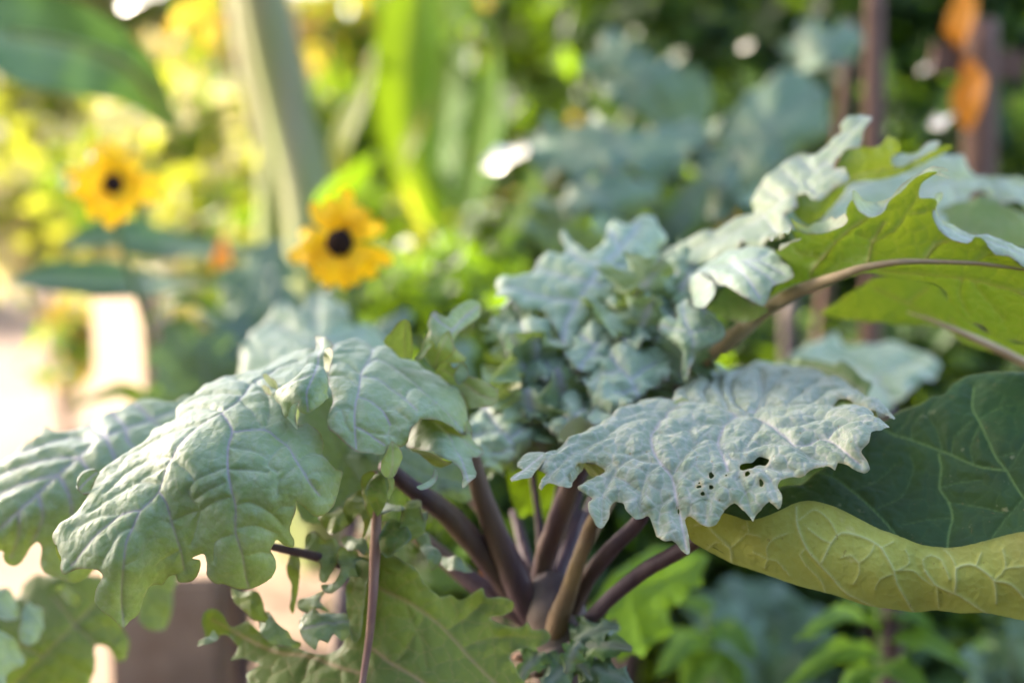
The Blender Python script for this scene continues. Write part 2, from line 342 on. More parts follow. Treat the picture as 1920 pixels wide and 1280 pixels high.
def scar(x, y, d, w_, m, n='leaf_scar'):
    V = []; F = []; c = W(x, y, d)
    for i in range(7):
        for j in range(12):
            a = math.pi*i/6; b = 2*math.pi*j/12; r = w_*K*d*(1+.18*noise.noise(Vector((i*.9, j*.7, x*.1))))
            V.append(c+np.array([math.sin(a)*math.cos(b)*r, -math.cos(a)*r*.5, math.sin(a)*math.sin(b)*r*.55]))
    for i in range(6):
        for j in range(12): F.append((i*12+j, i*12+(j+1) % 12, (i+1)*12+(j+1) % 12, (i+1)*12+j))
    return mesh(n, V, F, m, kale)
scar(978, 1231, 1.165, 17, plain('pale_scar', (.55, .34, .26), (.42, .24, .18)))
for x, y, w_ in ((1010, 1262, 15), (1095, 1250, 20), (1040, 1275, 18), (1125, 1270, 14), (1075, 1212, 18), (1150, 1262, 12)): scar(x, y, 1.16, w_, M_stalk)

# broad drooping leaf at the left ---------------------------------
L = Leaf()
A_out = [(618,652),(590,657),(549,661),(517,673),(486,694),(449,699),(408,711),(380,723),(355,745),(333,767),(324,790),(305,795),(286,807),(274,825),(242,848),(211,870),(189,886),(174,879),(155,886),(146,901),(146,918),(158,928),(168,926),(155,945),(130,970),(111,986),(99,1005),(104,1024),(116,1046),(116,1064),(124,1077),(142,1067),(164,1066),(183,1069),(191,1080),(186,1092),(179,1108),(178,1127),(189,1142),(208,1157),(224,1171),(232,1177),(242,1166),(260,1152),(267,1136),(272,1119),(280,1102),(292,1096),(305,1096),(317,1080),(330,1077),(336,1088),(352,1091),(367,1083),(374,1067),(373,1052),(360,1046),(371,1041),(380,1040),(385,1055),(388,1077),(402,1091),(424,1094),(446,1102),(467,1105),(489,1097),(508,1080),(517,1058),(513,1041),(507,1030),(519,1012),(533,1022),(550,1026),(551,1012),(544,996),(547,977),(555,955),(557,942),(571,951),(586,965),(605,964),(624,948),(636,923),(642,886),(630,879),(611,861),(605,848),(608,832),(602,814),(586,798),(571,793),(558,800),(556,782),(556,760),(575,740),(600,720),(622,690)]
A_dep = [(618,652,1.19),(549,661,1.20),(486,694,1.175),(408,711,1.165),(333,767,1.14),(274,825,1.115),(189,886,1.10),(150,910,1.095),(99,1005,1.062),(124,1077,1.045),(417,776,1.085),(455,745,1.11),(496,711,1.145),(558,760,1.10),(600,720,1.12),(330,845,1.055),(350,800,1.09),(264,959,1.035),(240,1060,1.025),(232,1177,1.04),(428,839,1.048),(442,948,1.028),(455,1030,1.03),(467,1103,1.045),(539,836,1.06),(570,890,1.042),(605,815,1.085),(640,886,1.07),(600,962,1.05),(550,1020,1.05),(374,1060,1.04),(300,1090,1.05),(180,1000,1.04),(200,930,1.065),(345,970,1.038)]
A_v = [[(560,680),(520,695),(490,712),(467,725),(455,745),(417,776),(377,798),(352,820),(330,845),(314,876),(302,907),(297,923),(280,942),(264,959),(249,989),(238,1015),(233,1046),(228,1099),(228,1130),(232,1176)],
 [(417,776),(430,795),(436,811),(428,839),(427,876),(433,914),(442,948),(441,995),(445,1010),(455,1042),(461,1080),(467,1103)],
 [(436,811),(467,807),(496,807),(517,820),(539,836),(555,867),(574,895),(598,928)],
 [(298,922),(311,939),(321,974),(330,1005),(339,1030),(346,1067)],
 [(264,957),(230,964),(205,983),(183,1002),(158,1030),(134,1060)]]
A_m = [[(417,773),(392,767),(361,770),(338,782)],[(449,742),(417,739),(377,745),(352,760)],[(471,722),(439,708),(400,716)],[(377,798),(346,804),(311,817),(280,836),(249,854)],[(330,859),(292,861),(267,870),(230,895),(200,925)],
 [(302,907),(262,905),(225,925),(170,960)],[(230,964),(190,968),(140,990)],[(427,876),(392,889),(367,901),(355,920),(361,939),(374,957),(367,995),(358,1020)],[(533,836),(514,851),(502,873),(521,886)],[(552,879),(524,901),(520,925)],[(333,870),(355,886),(364,901)],
 [(427,880),(467,882),(502,886)],[(442,948),(471,942),(511,964),(530,985)],[(374,959),(399,942),(430,932)],[(317,979),(349,964),(374,957)],[(280,1010),(260,1045),(233,1060)],[(339,1030),(310,1045),(292,1060)],[(441,1000),(405,1015),(400,1050)],[(455,1042),(490,1035),(512,1040)],[(574,895),(590,885),(620,882)],[(555,867),(580,850),(600,850)],
 [(314,876),(280,890),(250,915)],[(428,839),(470,845),(502,860)],[(421,905),(390,920),(361,939)],[(249,989),(225,1000),(205,1030),(190,1060)],[(441,990),(480,985),(515,1000)],[(511,964),(530,950),(548,950)],[(496,711),(520,720),(545,740)],[(480,718),(500,740),(505,770),(500,800)],[(450,750),(470,770),(490,800)]]
L.sheet(A_out, A_dep, A_v, 1, 2.7, puck=.0022, lam=.0032, minor=A_m, cellsize=.008, cellamp=.0004, ruffle=.0022, vw=.0009, seed=1, smoothn=.0012)
F_out = [(593,642),(592,634),(600,631),(609,632),(620,638),(625,647),(617,650),(609,660),(606,675),(609,697),(614,706),(615,722),(613,735),(615,746),(607,751),(600,760),(590,766),(577,775),(564,771),(559,760),(562,754),(552,757),(545,764),(541,775),(537,784),(532,775),(527,759),(518,752),(512,742),(522,730),(543,717),(562,701),(572,685),(582,668),(589,656)]
L.sheet(F_out, [(609,632,1.15),(593,645,1.15),(615,700,1.085),(590,700,1.075),(570,730,1.062),(577,775,1.06),(515,742,1.088),(545,735,1.07),(612,745,1.075),(560,760,1.06),(537,783,1.075),(605,660,1.12)],
  [[(600,640),(598,670),(590,700),(575,735),(577,770)],[(590,700),(560,715),(530,738)]], 1, 2.4, puck=.0018, lam=.004, cellsize=.007, ruffle=.0022, vw=.0006, seed=2)
L.sheet([(608,662),(612,653),(619,652),(624,660),(621,680),(615,697),(609,690),(607,675)], [(610,660,1.118),(622,662,1.105),(614,694,1.10)], (), -1, 2.5, cellsize=0, ruffle=.0008, seed=3)
L.sheet([(545,757),(553,755),(558,765),(556,785),(559,800),(555,807),(549,798),(543,785),(541,770)], [(548,757,1.085),(555,805,1.065),(543,780,1.07)], (), 1, 2.5, cellsize=0, ruffle=.002, seed=4)
L.sheet([(493,703),(500,700),(506,706),(514,712),(522,724),(519,731),(508,724),(499,714)], [(495,703,1.12),(520,728,1.095),(508,706,1.10)], (), -1, 2.2, cellsize=0, ruffle=.0008, seed=5)
L.sheet([(490,724),(498,721),(507,729),(512,737),(508,742),(497,736)], [(492,724,1.11),(510,740,1.09),(500,722,1.10)], (), -1, 2.2, cellsize=0, ruffle=.0008, seed=6)
L.sheet([(146,901),(155,886),(172,880),(186,884),(178,900),(168,924),(158,928),(146,918)], [(146,905,1.085),(186,884,1.085),(165,926,1.08)], [[(180,886),(163,900),(150,916)]], 1, 2.5, puck=.001, cellsize=0, ruffle=.0008, seed=7)
L.sheet([(104,1020),(110,1030),(122,1035),(127,1045),(120,1056),(112,1050),(105,1036)], [(104,1020,1.056),(127,1045,1.062),(113,1052,1.056)], (), -1, 2.5, cellsize=0, ruffle=.0006, seed=8)
bigleaf = L.build(M_kale, kale, label='broad drooping leaf with a pointed tip and violet forked vein')
# centre leaf --------------------------------------------------------
L = Leaf()
B_out = [(618,668),(621,655),(631,641),(647,637),(668,638),(689,644),(700,650),(716,646),(737,649),(755,657),(766,669),(782,677),(801,690),(814,704),(832,714),(848,727),(870,735),(878,751),(878,764),(880,786),(879,807),(870,815),(848,804),(827,791),(809,786),(790,784),(784,790),(774,799),(768,815),(764,829),(750,839),(740,834),(728,838),(717,853),(693,852),(669,848),(648,832),(630,815),(616,802),(614,787),(618,773),(624,755),(622,735),(616,718),(614,700),(619,685)]
L.sheet(B_out, [(668,638,1.215),(640,640,1.20),(755,657,1.20),(801,690,1.185),(848,727,1.16),(880,760,1.15),(870,815,1.12),(700,652,1.195),(697,666,1.175),(676,706,1.125),(668,750,1.088),(665,800,1.068),(668,845,1.06),(620,780,1.075),(618,700,1.13),(789,776,1.075),(760,832,1.065),(735,725,1.118),(717,850,1.058),(817,745,1.125),(835,795,1.105),(733,790,1.075)],
  [[(716,646),(700,651),(697,666),(681,690),(676,706),(673,732),(668,751),(665,772),(665,799),(668,841)],[(681,690),(705,676),(742,693),(769,714),(790,732),(817,756),(843,780),(870,812)],[(676,706),(705,711),(732,730),(758,748),(782,769)],[(668,743),(689,751),(716,770),(732,796)],[(665,799),(689,812),(721,836)]], 1, 2.7,
  minor=[[(697,664),(668,663),(633,668)],[(676,703),(652,685),(623,679)],[(673,727),(649,706),(621,703)],[(664,769),(640,768),(620,780)],[(640,768),(650,800),(665,815)],[(790,732),(770,728),(762,737)],[(817,756),(800,762),(790,772)],[(760,748),(762,735),(775,728),(790,732)],[(716,770),(740,770),(765,785)],[(741,693),(760,690),(785,695)],[(700,656),(740,665),(770,680)],[(689,812),(710,815),(740,820)],[(732,796),(728,815),(730,830)]],
  puck=.0022, lam=.0032, cellsize=.008, ruffle=.0024, vw=.00075, seed=12)
C_out = [(763,838),(766,818),(776,796),(788,785),(800,784),(823,785),(847,799),(868,812),(880,808),(887,824),(903,834),(908,848),(897,857),(885,861),(883,869),(892,885),(891,898),(879,911),(868,917),(866,908),(868,898),(863,877),(850,865),(831,856),(810,846),(788,842)]
L.sheet(C_out, [(770,830,1.12),(800,784,1.125),(847,797,1.13),(905,845,1.12),(885,861,1.10),(880,911,1.055),(868,915,1.055),(831,850,1.085),(850,840,1.10)],
  [[(800,786),(825,797),(840,815),(852,840),(868,870),(878,905)],[(836,810),(860,820),(900,846)]], 1, 2.6, puck=.0015, lam=.004, cellsize=.007, ruffle=.0024, vw=.0006, seed=13)
L.sheet([(768,840),(790,843),(812,848),(832,858),(848,866),(838,872),(818,871),(800,861),(783,853)], [(768,840,1.095),(838,872,1.11),(848,866,1.10),(805,850,1.095)], (), -1, 3, cellsize=0, seed=14)
L.sheet([(733,826),(742,833),(751,843),(754,858),(745,878),(738,893),(727,895),(716,885),(715,865),(720,848)], [(733,826,1.055),(752,850,1.06),(735,893,1.05),(716,870,1.045)], [[(734,830),(736,860),(732,890)]], -1, 2.6, puck=.0008, cellsize=0, seed=15)
L.sheet([(781,911),(788,917),(800,917),(811,911),(819,899),(821,885),(815,877),(811,892),(800,904),(790,908)], [(781,911,1.06),(820,885,1.08),(805,915,1.06)], (), 1, 2.4, cellsize=0, ruffle=.0005, seed=16)
L.sheet([(727,893),(738,895),(740,915),(733,928),(729,938),(726,925),(730,912)], [(730,895,1.055),(730,936,1.06),(740,912,1.06)], (), 1, 2.4, cellsize=0, ruffle=.0005, seed=17)
L.sheet([(876,1-1+786),(884,800),(886,822),(880,812),(872,813)], [(876,786,1.13),(886,822,1.12),(872,813,1.12)], (), -1, 2.4, cellsize=0, seed=18)
L.build(M_kale, kale, label='smaller drooping leaf with notched lower edge, in the middle')
# upright little lobes behind it
L = Leaf()
L.sheet([(720,643),(721,634),(734,621),(742,610),(758,597),(767,602),(771,618),(773,640),(771,672),(755,672),(737,655)], [(720,640,1.15),(758,597,1.14),(771,660,1.16)], [[(763,603),(758,630),(760,668)]], -1, 3, puck=.001, cellsize=.008, seed=21)
L.sheet([(809,585),(815,583),(827,592),(838,596),(846,582),(864,569),(883,562),(899,568),(903,581),(896,597),(880,608),(867,618),(854,632),(852,645),(859,658),(875,670),(870,679),(848,682),(822,684),(800,672),(790,655),(795,636),(806,624),(803,606)], [(809,585,1.17),(899,575,1.19),(850,600,1.17),(800,660,1.17),(870,675,1.165),(830,640,1.155)], [[(896,575),(870,595),(848,620),(825,650),(815,680)],[(848,620),(825,605),(812,590)]], 1, 3, puck=.0015, cellsize=.009, seed=22)
L.sheet([(774,672),(787,658),(798,642),(812,639),(817,653),(822,640),(832,625),(845,620),(850,640),(852,660),(840,672),(826,682),(817,694),(806,686),(795,674)], [(774,672,1.16),(812,640,1.14),(845,622,1.15),(817,694,1.15)], [[(840,628),(825,655),(815,690)]], -1, 3, puck=.001, cellsize=.008, seed=23)
L.sheet([(777,671),(788,659),(799,643),(811,639),(816,645),(806,655),(797,668),(788,674)], [(777,671,1.15),(812,640,1.13),(790,672,1.145)], (), 1, 2.5, cellsize=0, seed=24)
L.sheet([(817,680),(840,679),(851,690),(864,678),(872,685),(878,703),(896,709),(917,719),(932,731),(934,752),(917,764),(896,765),(878,766),(866,742),(848,727),(827,706),(815,694)], [(817,682,1.15),(864,680,1.16),(932,740,1.14),(880,764,1.14),(848,727,1.16)], [[(825,690),(860,710),(900,740),(928,748)],[(860,710),(864,690)]], -1, 3, puck=.0012, cellsize=.008, seed=25)
L.sheet([(864,678),(874,684),(879,702),(872,712),(858,720),(850,705),(856,690)], [(864,678,1.145),(879,702,1.14),(855,715,1.14)], (), 1, 3, cellsize=0, seed=26)
L.build(M_kale, kale, label='small upright leaf lobes with bright green undersides')

# left back leaf -----------------------------------------------------
L = Leaf()
E_out = [(360,748),(326,757),(308,750),(281,748),(245,757),(213,770),(181,786),(154,802),(113,809),(91,804),(79,806),(73,820),(45,836),(0,861),(-40,877),(-80,930),(-70,1010),(-27,1040),(5,1035),(9,1053),(27,1061),(43,1049),(57,1026),(70,1015),(79,1026),(75,1058),(84,1076),(109,1084),(150,1090),(200,1040),(260,960),(340,850)]
L.sheet(E_out, [(340,755,1.28),(281,748,1.28),(213,770,1.26),(154,802,1.24),(79,806,1.235),(0,861,1.21),(-60,900,1.20),(283,788,1.245),(199,818,1.20),(149,858,1.18),(109,890,1.165),(36,958,1.145),(-60,1010,1.14),(27,1061,1.16),(84,1076,1.16),(200,930,1.165),(260,860,1.19),(340,800,1.24),(150,1000,1.155),(200,1040,1.16)],
  [[(350,765),(283,788),(236,804),(199,818),(181,829),(149,858),(109,890),(72,926),(36,958),(0,990),(-40,1020)],[(181,829),(140,822),(90,832),(0,865)],[(149,858),(90,862),(30,880),(-30,905)],[(109,890),(50,905),(0,925),(-40,940)],[(236,804),(240,830),(262,850)],[(199,820),(215,860),(225,900)],[(109,890),(130,930),(140,1000)],[(72,926),(80,970),(60,1015)],[(36,958),(35,1000),(20,1045)],[(283,788),(262,765),(250,757)],[(236,804),(215,780),(205,772)],[(199,818),(172,800),(160,800)],[(149,858),(170,890),(185,940)],[(283,788),(300,800),(330,810)]], 1, 4,
  puck=.004, lam=.010, cellsize=.014, cellamp=.001, ruffle=.003, vw=.0017, seed=31)
L.build(M_kale, kale, label='soft-focus leaf behind at the left with a wide violet midrib')

# old grey leaf with holes at the right ---------------------------------
L = Leaf()
G_out = [(1259,750),(1240,752),(1209,753),(1165,766),(1143,787),(1109,803),(1077,816),(1049,837),(1031,844),(1020,852),(1010,866),(1008,880),(1023,889),(1015,900),(1010,916),(1015,920),(1031,909),(1056,917),(1068,917),(1074,906),(1073,888),(1083,870),(1096,869),(1115,872),(1134,880),(1115,894),(1096,903),(1082,917),(1090,925),(1111,933),(1102,947),(1101,962),(1110,978),(1127,992),(1140,978),(1143,956),(1152,941),(1168,944),(1173,962),(1193,972),(1215,967),(1223,981),(1231,1003),(1246,1017),(1265,1016),(1290,1034),(1292,1009),(1285,975),(1293,968),(1306,977),(1323,986),(1343,981),(1352,966),(1362,953),(1377,944),(1393,958),(1406,969),(1412,978),(1416,965),(1434,951),(1443,944),(1459,955),(1467,947),(1467,931),(1459,916),(1465,903),(1484,894),(1509,891),(1527,880),(1552,877),(1565,884),(1571,870),(1587,873),(1602,884),(1623,891),(1633,881),(1629,866),(1617,847),(1631,825),(1635,809),(1652,806),(1668,801),(1659,791),(1638,784),(1637,774),(1615,764),(1590,762),(1563,768),(1560,762),(1571,754),(1590,752),(1615,760),(1637,769),(1659,774),(1674,790),(1679,784),(1671,772),(1640,753),(1609,736),(1577,717),(1546,702),(1509,691),(1465,686),(1427,680),(1402,684),(1374,694),(1346,694),(1312,702),(1290,716),(1268,734)]
G_hol = [[(1388,884),(1390,872),(1408,866),(1424,856),(1438,859),(1443,866),(1436,873),(1424,869),(1415,871),(1409,880),(1397,887)]]
for (x, y, a, b) in ((1402,894,5,4),(1428,910,4,6),(1334,896,5,7),(1334,918,4,4),(1312,918,5,3),(1319,931,4,3.5),(1312,910,2.2,2.2),(1362,894,2.2,2),(1272,958,1.8,4)):
    G_hol.append([(x+a*math.cos(t)*(1+.2*math.sin(3*t+x)), y+b*math.sin(t)*(1+.2*math.cos(2*t+y))) for t in [k*math.pi/4 for k in range(8)]])
L.sheet(G_out, [(1259,750,1.185),(1209,753,1.175),(1143,787,1.13),(1077,816,1.10),(1031,844,1.085),(1010,916,1.055),(1068,917,1.05),(1115,872,1.075),(1127,992,1.022),(1193,965,1.035),(1290,1033,1.005),(1240,845,1.075),(1180,860,1.07),(1240,940,1.04),(1343,981,1.015),(1412,977,1.01),(1465,940,1.015),(1530,880,1.03),(1630,885,1.022),(1668,802,1.05),(1381,781,1.13),(1346,831,1.085),(1362,870,1.055),(1400,920,1.03),(1320,760,1.165),(1427,680,1.33),(1346,694,1.30),(1290,716,1.25),(1400,730,1.225),(1509,691,1.29),(1577,717,1.22),(1640,753,1.14),(1678,788,1.09),(1500,800,1.085),(1560,820,1.06),(1500,745,1.17),(1600,775,1.085),(1470,840,1.06),(1280,790,1.12)],
  [[(1256,752),(1271,757),(1312,759),(1346,767),(1381,781),(1409,784),(1431,791),(1452,806),(1475,822),(1490,837),(1512,834),(1537,827),(1565,834),(1587,850),(1612,870)],
   [(1285,757),(1258,772),(1240,791),(1221,816),(1224,844),(1240,872),(1259,894),(1268,931),(1275,965),(1287,1025)],
   [(1381,781),(1359,800),(1346,831),(1352,850),(1365,884)],[(1399,778),(1434,766),(1474,766),(1521,762),(1559,766)],[(1556,825),(1577,803),(1609,794),(1660,800)]], 1, 2.7, holes=G_hol,
  minor=[[(1240,791),(1200,790),(1165,800),(1120,830),(1075,850),(1025,900)],[(1224,844),(1185,860),(1150,890),(1130,930),(1127,985)],[(1240,872),(1215,890),(1203,925),(1198,968)],[(1258,772),(1210,775),(1160,790)],[(1120,830),(1080,828),(1035,850)],[(1365,884),(1345,905),(1325,940),(1323,980)],[(1387,900),(1400,930),(1410,965)],[(1346,831),(1310,830),(1280,860),(1262,890)],[(1352,850),(1390,850),(1430,835),(1484,837)],[(1221,816),(1260,815),(1300,800),(1359,800)],[(1434,766),(1440,735),(1470,705)],[(1399,778),(1370,745),(1375,710),(1400,690)],[(1330,762),(1320,735),(1335,710)],[(1300,758),(1285,740),(1290,722)],[(1474,766),(1500,740),(1530,720)],[(1521,762),(1545,740),(1575,735)],[(1365,860),(1400,875),(1450,880),(1490,885)],[(1452,806),(1500,800),(1545,790)],[(1484,837),(1520,855),(1560,870)],[(1170,850),(1200,862),(1240,872)],[(1150,890),(1175,905),(1203,925)],[(1430,880),(1450,910),(1460,940)],[(1268,931),(1240,950),(1235,1000)],[(1366,767),(1350,735),(1345,705)],[(1410,784),(1430,745),(1425,700)],[(1290,805),(1300,830),(1290,850)],[(1430,791),(1415,815),(1390,850)]],
  puck=.0042, lam=.0044, cellsize=.011, cellamp=.0016, ruffle=.0028, vw=.0011, seed=41, smoothn=.0022, jit=.8)
L.sheet([(1022,846),(1007,845),(987,850),(971,862),(970,873),(980,881),(965,890),(956,897),(959,902),(981,898),(996,895),(1003,885),(1010,876),(1018,864),(1028,855)], [(1022,850,1.08),(971,866,1.08),(957,898,1.05),(1003,885,1.06)], [[(1018,853),(995,872),(965,897)]], 1, 2.6, puck=.001, cellsize=0, seed=42)
L.sheet([(1074,905),(1072,886),(1083,868),(1098,869),(1090,880),(1082,892)], [(1074,905,1.055),(1098,869,1.10),(1083,868,1.08)], (), 1, 2.5, cellsize=0, seed=43)
L.sheet([(1092,868),(1115,870),(1136,879),(1125,888),(1108,894),(1100,885)], [(1092,868,1.10),(1136,879,1.09),(1108,894,1.11)], (), -1, 2.5, cellsize=0, seed=44)
L.sheet([(1560,768),(1568,752),(1590,750),(1618,760),(1640,768),(1645,785),(1610,775),(1585,770)], [(1560,768,1.13),(1590,750,1.14),(1645,785,1.10)], (), -1, 2.5, cellsize=0, seed=45)
L.sheet([(1263,757),(1266,750),(1276,745),(1288,747),(1292,752),(1280,752),(1270,756)], [(1263,757,1.14),(1276,745,1.15),(1292,752,1.15)], (), -1, 2, cellsize=0, ruffle=.0004, seed=46)
L.build(M_old, kale, label='old pale grey puckered leaf eaten into holes, with a ragged edge')
L = Leaf()
L.sheet([(1440,700),(1456,680),(1490,672),(1530,674),(1562,682),(1578,676),(1600,690),(1620,710),(1634,716),(1630,735),(1625,755),(1590,745),(1520,720)], [(1456,680,1.38),(1562,682,1.32),(1634,716,1.27),(1520,720,1.33)], [[(1450,700),(1520,690),(1570,705),(1620,735)]], 1, 4, puck=.002, seed=47)
L.build(M_lower, kale, label='dark edge of a leaf behind the old grey leaf')

# upper right leaf seen from below ----------------------------------
L = Leaf()
L_out = [(1431,577),(1437,560),(1452,538),(1472,527),(1487,520),(1484,505),(1462,485),(1449,474),(1466,466),(1480,456),(1492,448),(1486,432),(1509,436),(1544,434),(1574,425),(1585,412),(1587,393),(1600,372),(1611,396),(1634,407),(1654,399),(1669,375),(1689,360),(1716,336),(1736,325),(1757,326),(1728,346),(1724,371),(1747,371),(1757,378),(1753,403),(1763,430),(1783,450),(1814,457),(1829,443),(1845,450),(1865,473),(1892,481),(1915,500),(1960,520),(2010,560),(2000,640),(1950,650),(1900,637),(1865,633),(1845,612),(1815,606),(1797,590),(1783,571),(1770,545),(1745,530),(1700,522),(1655,516),(1620,512),(1580,526),(1540,542),(1500,556),(1460,572)]
L.sheet(L_out, [(1431,577,1.24),(1532,535,1.185),(1628,500,1.15),(1767,492,1.13),(1960,510,1.12),(1450,471,1.20),(1509,436,1.16),(1587,393,1.13),(1640,407,1.125),(1736,325,1.10),(1700,420,1.125),(1753,403,1.115),(1829,443,1.11),(1570,470,1.165),(1783,571,1.17),(1900,632,1.16),(1850,540,1.135),(1990,600,1.14),(1915,500,1.115)],
  [[(1431,577),(1486,545),(1532,535),(1572,520),(1618,504),(1650,498),(1689,492),(1767,492),(1845,496),(1920,504),(2000,530)],[(1529,528),(1521,512),(1545,482),(1568,453),(1595,430),(1630,407)],[(1628,496),(1638,453),(1658,418)],[(1732,492),(1755,461),(1785,451)],[(1646,506),(1689,512),(1747,515),(1806,520),(1860,533),(1920,551),(1990,600)]], -1, 4,
  minor=[[(1568,453),(1545,445),(1510,440)],[(1829,530),(1850,560),(1884,600)],[(1638,453),(1610,440)],[(1545,482),(1510,480),(1490,470)],[(1820,494),(1850,480),(1870,478)],[(1806,520),(1800,550),(1815,590)],[(1638,453),(1680,430),(1700,400),(1720,370)],[(1700,400),(1735,400)]],
  puck=.0024, lam=.006, ridge=.0022, cellsize=.012, cellamp=.0006, ruffle=.0018, vw=.0017, seed=51, minorc=.5)
L.sheet([(1482,407),(1490,414),(1513,424),(1530,416),(1544,413),(1560,405),(1566,411),(1585,401),(1589,414),(1574,427),(1544,437),(1509,438),(1493,429),(1486,416)], [(1482,407,1.145),(1509,436,1.145),(1587,410,1.12),(1560,405,1.14)], (), 1, 2.8, cellsize=0, ruffle=.0014, seed=52)
L.sheet([(1600,356),(1609,360),(1618,375),(1642,381),(1669,371),(1693,344),(1720,325),(1743,313),(1772,314),(1778,320),(1762,322),(1781,331),(1780,336),(1755,329),(1728,331),(1704,348),(1685,366),(1664,380),(1652,400),(1634,408),(1611,398),(1600,376)], [(1600,358,1.12),(1642,381,1.13),(1634,408,1.108),(1720,325,1.115),(1780,320,1.10),(1669,371,1.12)], (), 1, 2.8, cellsize=0, ruffle=.0014, seed=53)
L.sheet([(1757,362),(1766,360),(1767,371),(1757,392),(1767,412),(1794,426),(1825,438),(1853,438),(1884,451),(1920,463),(1960,480),(1990,520),(1960,516),(1920,502),(1892,482),(1865,476),(1845,452),(1832,443),(1814,458),(1783,451),(1761,430),(1751,405),(1753,379)], [(1757,362,1.12),(1751,400,1.11),(1794,426,1.125),(1814,456,1.105),(1884,451,1.12),(1892,481,1.105),(1980,510,1.115)], [[(1770,425),(1820,447),(1870,458),(1940,490)]], 1, 2.8, puck=.001, cellsize=.007, ruffle=.0016, seed=54)
L.sheet([(1443,450),(1454,434),(1470,432),(1486,430),(1478,441),(1458,440),(1446,452)], [(1443,450,1.17),(1486,430,1.15),(1460,442,1.165)], (), 1, 2.5, cellsize=0, seed=55)
L.sheet([(1461,470),(1480,458),(1500,450),(1503,446),(1490,450),(1474,455),(1463,458)], [(1461,470,1.16),(1503,446,1.14),(1463,458,1.17)], (), 1, 2.2, cellsize=0, ruffle=.0004, seed=56)
lf = L.build(M_under, kale, label='large leaf seen from below, olive green with a brown midrib and curled pale rim')
ptube('midrib', [(1350,652,1.25,34),(1395,615,1.235,32),(1431,585,1.222,30),(1486,550,1.19,27),(1532,532,1.168,23),(1572,518,1.15,19),(1618,502,1.135,15),(1689,491,1.122,12),(1767,491,1.118,9),(1845,495,1.112,7),(1960,512,1.11,4)], M_petiole2, lf, sides=12)
L = Leaf()
L.sheet([(1306,512),(1333,493),(1365,473),(1392,467),(1423,464),(1450,469),(1466,485),(1486,508),(1489,522),(1470,529),(1450,537),(1441,557),(1431,572),(1407,565),(1384,551),(1361,535),(1345,532),(1335,520)], [(1306,512,1.27),(1365,473,1.27),(1450,469,1.22),(1488,522,1.165),(1435,570,1.16),(1361,535,1.2),(1400,510,1.19)], [[(1320,512),(1370,495),(1420,490),(1470,515)],[(1370,495),(1400,520),(1425,560)],[(1420,490),(1440,475)],[(1400,492),(1440,520),(1455,535)]], 1, 3.2, puck=.0026, lam=.005, cellsize=.009, cellamp=.001, seed=61)
L.sheet([(1294,520),(1306,512),(1325,520),(1340,533),(1338,560),(1325,576),(1305,577),(1296,560)], [(1294,530,1.25),(1340,533,1.21),(1310,576,1.21)], (), 1, 3.2, puck=0, cellsize=.01, seed=62)
L.sheet([(1320,572),(1340,560),(1361,537),(1384,551),(1407,565),(1431,573),(1440,585),(1400,605),(1370,600),(1340,590)], [(1320,572,1.22),(1384,551,1.21),(1440,585,1.19),(1370,600,1.22)], (), -1, 3.2, cellsize=.01, seed=63)
L.sheet([(1234,605),(1256,593),(1270,598),(1266,575),(1275,556),(1290,552),(1294,570),(1303,582),(1325,590),(1350,605),(1361,625),(1350,640),(1330,650),(1310,660),(1296,690),(1290,720),(1278,700),(1280,665),(1262,645),(1244,628)], [(1234,605,1.25),(1275,556,1.26),(1361,625,1.22),(1290,720,1.22),(1290,620,1.22)], [[(1280,560),(1285,600),(1300,640),(1290,700)],[(1240,612),(1285,620)],[(1290,625),(1330,615)]], 1, 3.2, puck=.003, lam=.005, cellsize=.01, cellamp=.001, ruffle=.005, seed=64)
L.build(M_pale, kale, label='pale blue-grey crumpled leaf across the brown midrib')
# right-hand large leaves behind -------------------------------------------------
L = Leaf()
L.sheet([(1411,400),(1413,385),(1419,368),(1430,350),(1443,332),(1470,309),(1501,293),(1532,285),(1545,275),(1560,262),(1577,248),(1574,235),(1583,223),(1598,215),(1613,212),(1634,219),(1637,232),(1626,246),(1617,260),(1612,274),(1585,284),(1572,300),(1564,315),(1588,318),(1592,332),(1583,345),(1566,353),(1548,366),(1536,378),(1521,375),(1512,362),(1490,366),(1492,385),(1475,405),(1485,425),(1470,445),(1450,452),(1435,460),(1415,470),(1400,462),(1380,478),(1350,485),(1310,498),(1270,506),(1238,500),(1238,478),(1262,460),(1298,446),(1337,430),(1368,414),(1392,402)],
  [(1411,400,1.31),(1443,332,1.31),(1501,293,1.31),(1598,215,1.29),(1637,232,1.27),(1585,290,1.25),(1536,375,1.22),(1490,366,1.25),(1450,400,1.27),(1415,465,1.26),(1337,440,1.33),(1250,490,1.36),(1470,340,1.285)],
  [[(1250,490),(1330,455),(1410,420),(1470,375),(1530,325),(1575,270),(1620,225)],[(1470,375),(1440,360)],[(1500,350),(1470,325)],[(1530,325),(1500,300)],[(1510,340),(1530,365)],[(1430,400),(1460,440)],[(1548,305),(1580,325)]], 1, 5, puck=.004, lam=.008, cellsize=.016, cellamp=.0012, ruffle=.005, seed=71)
L.sheet([(1564,313),(1583,282),(1615,274),(1630,277),(1650,270),(1661,256),(1681,262),(1687,280),(1673,297),(1677,309),(1708,301),(1745,278),(1788,272),(1767,290),(1740,303),(1689,326),(1650,337),(1595,341),(1580,360),(1560,390),(1542,410),(1515,422),(1490,405),(1488,375),(1512,364),(1540,375),(1560,350)], [(1583,282,1.27),(1670,265,1.29),(1788,272,1.30),(1595,338,1.28),(1490,405,1.27)], [[(1600,330),(1680,312),(1760,285)]], -1, 5, puck=.002, cellsize=.014, ruffle=.003, seed=72)
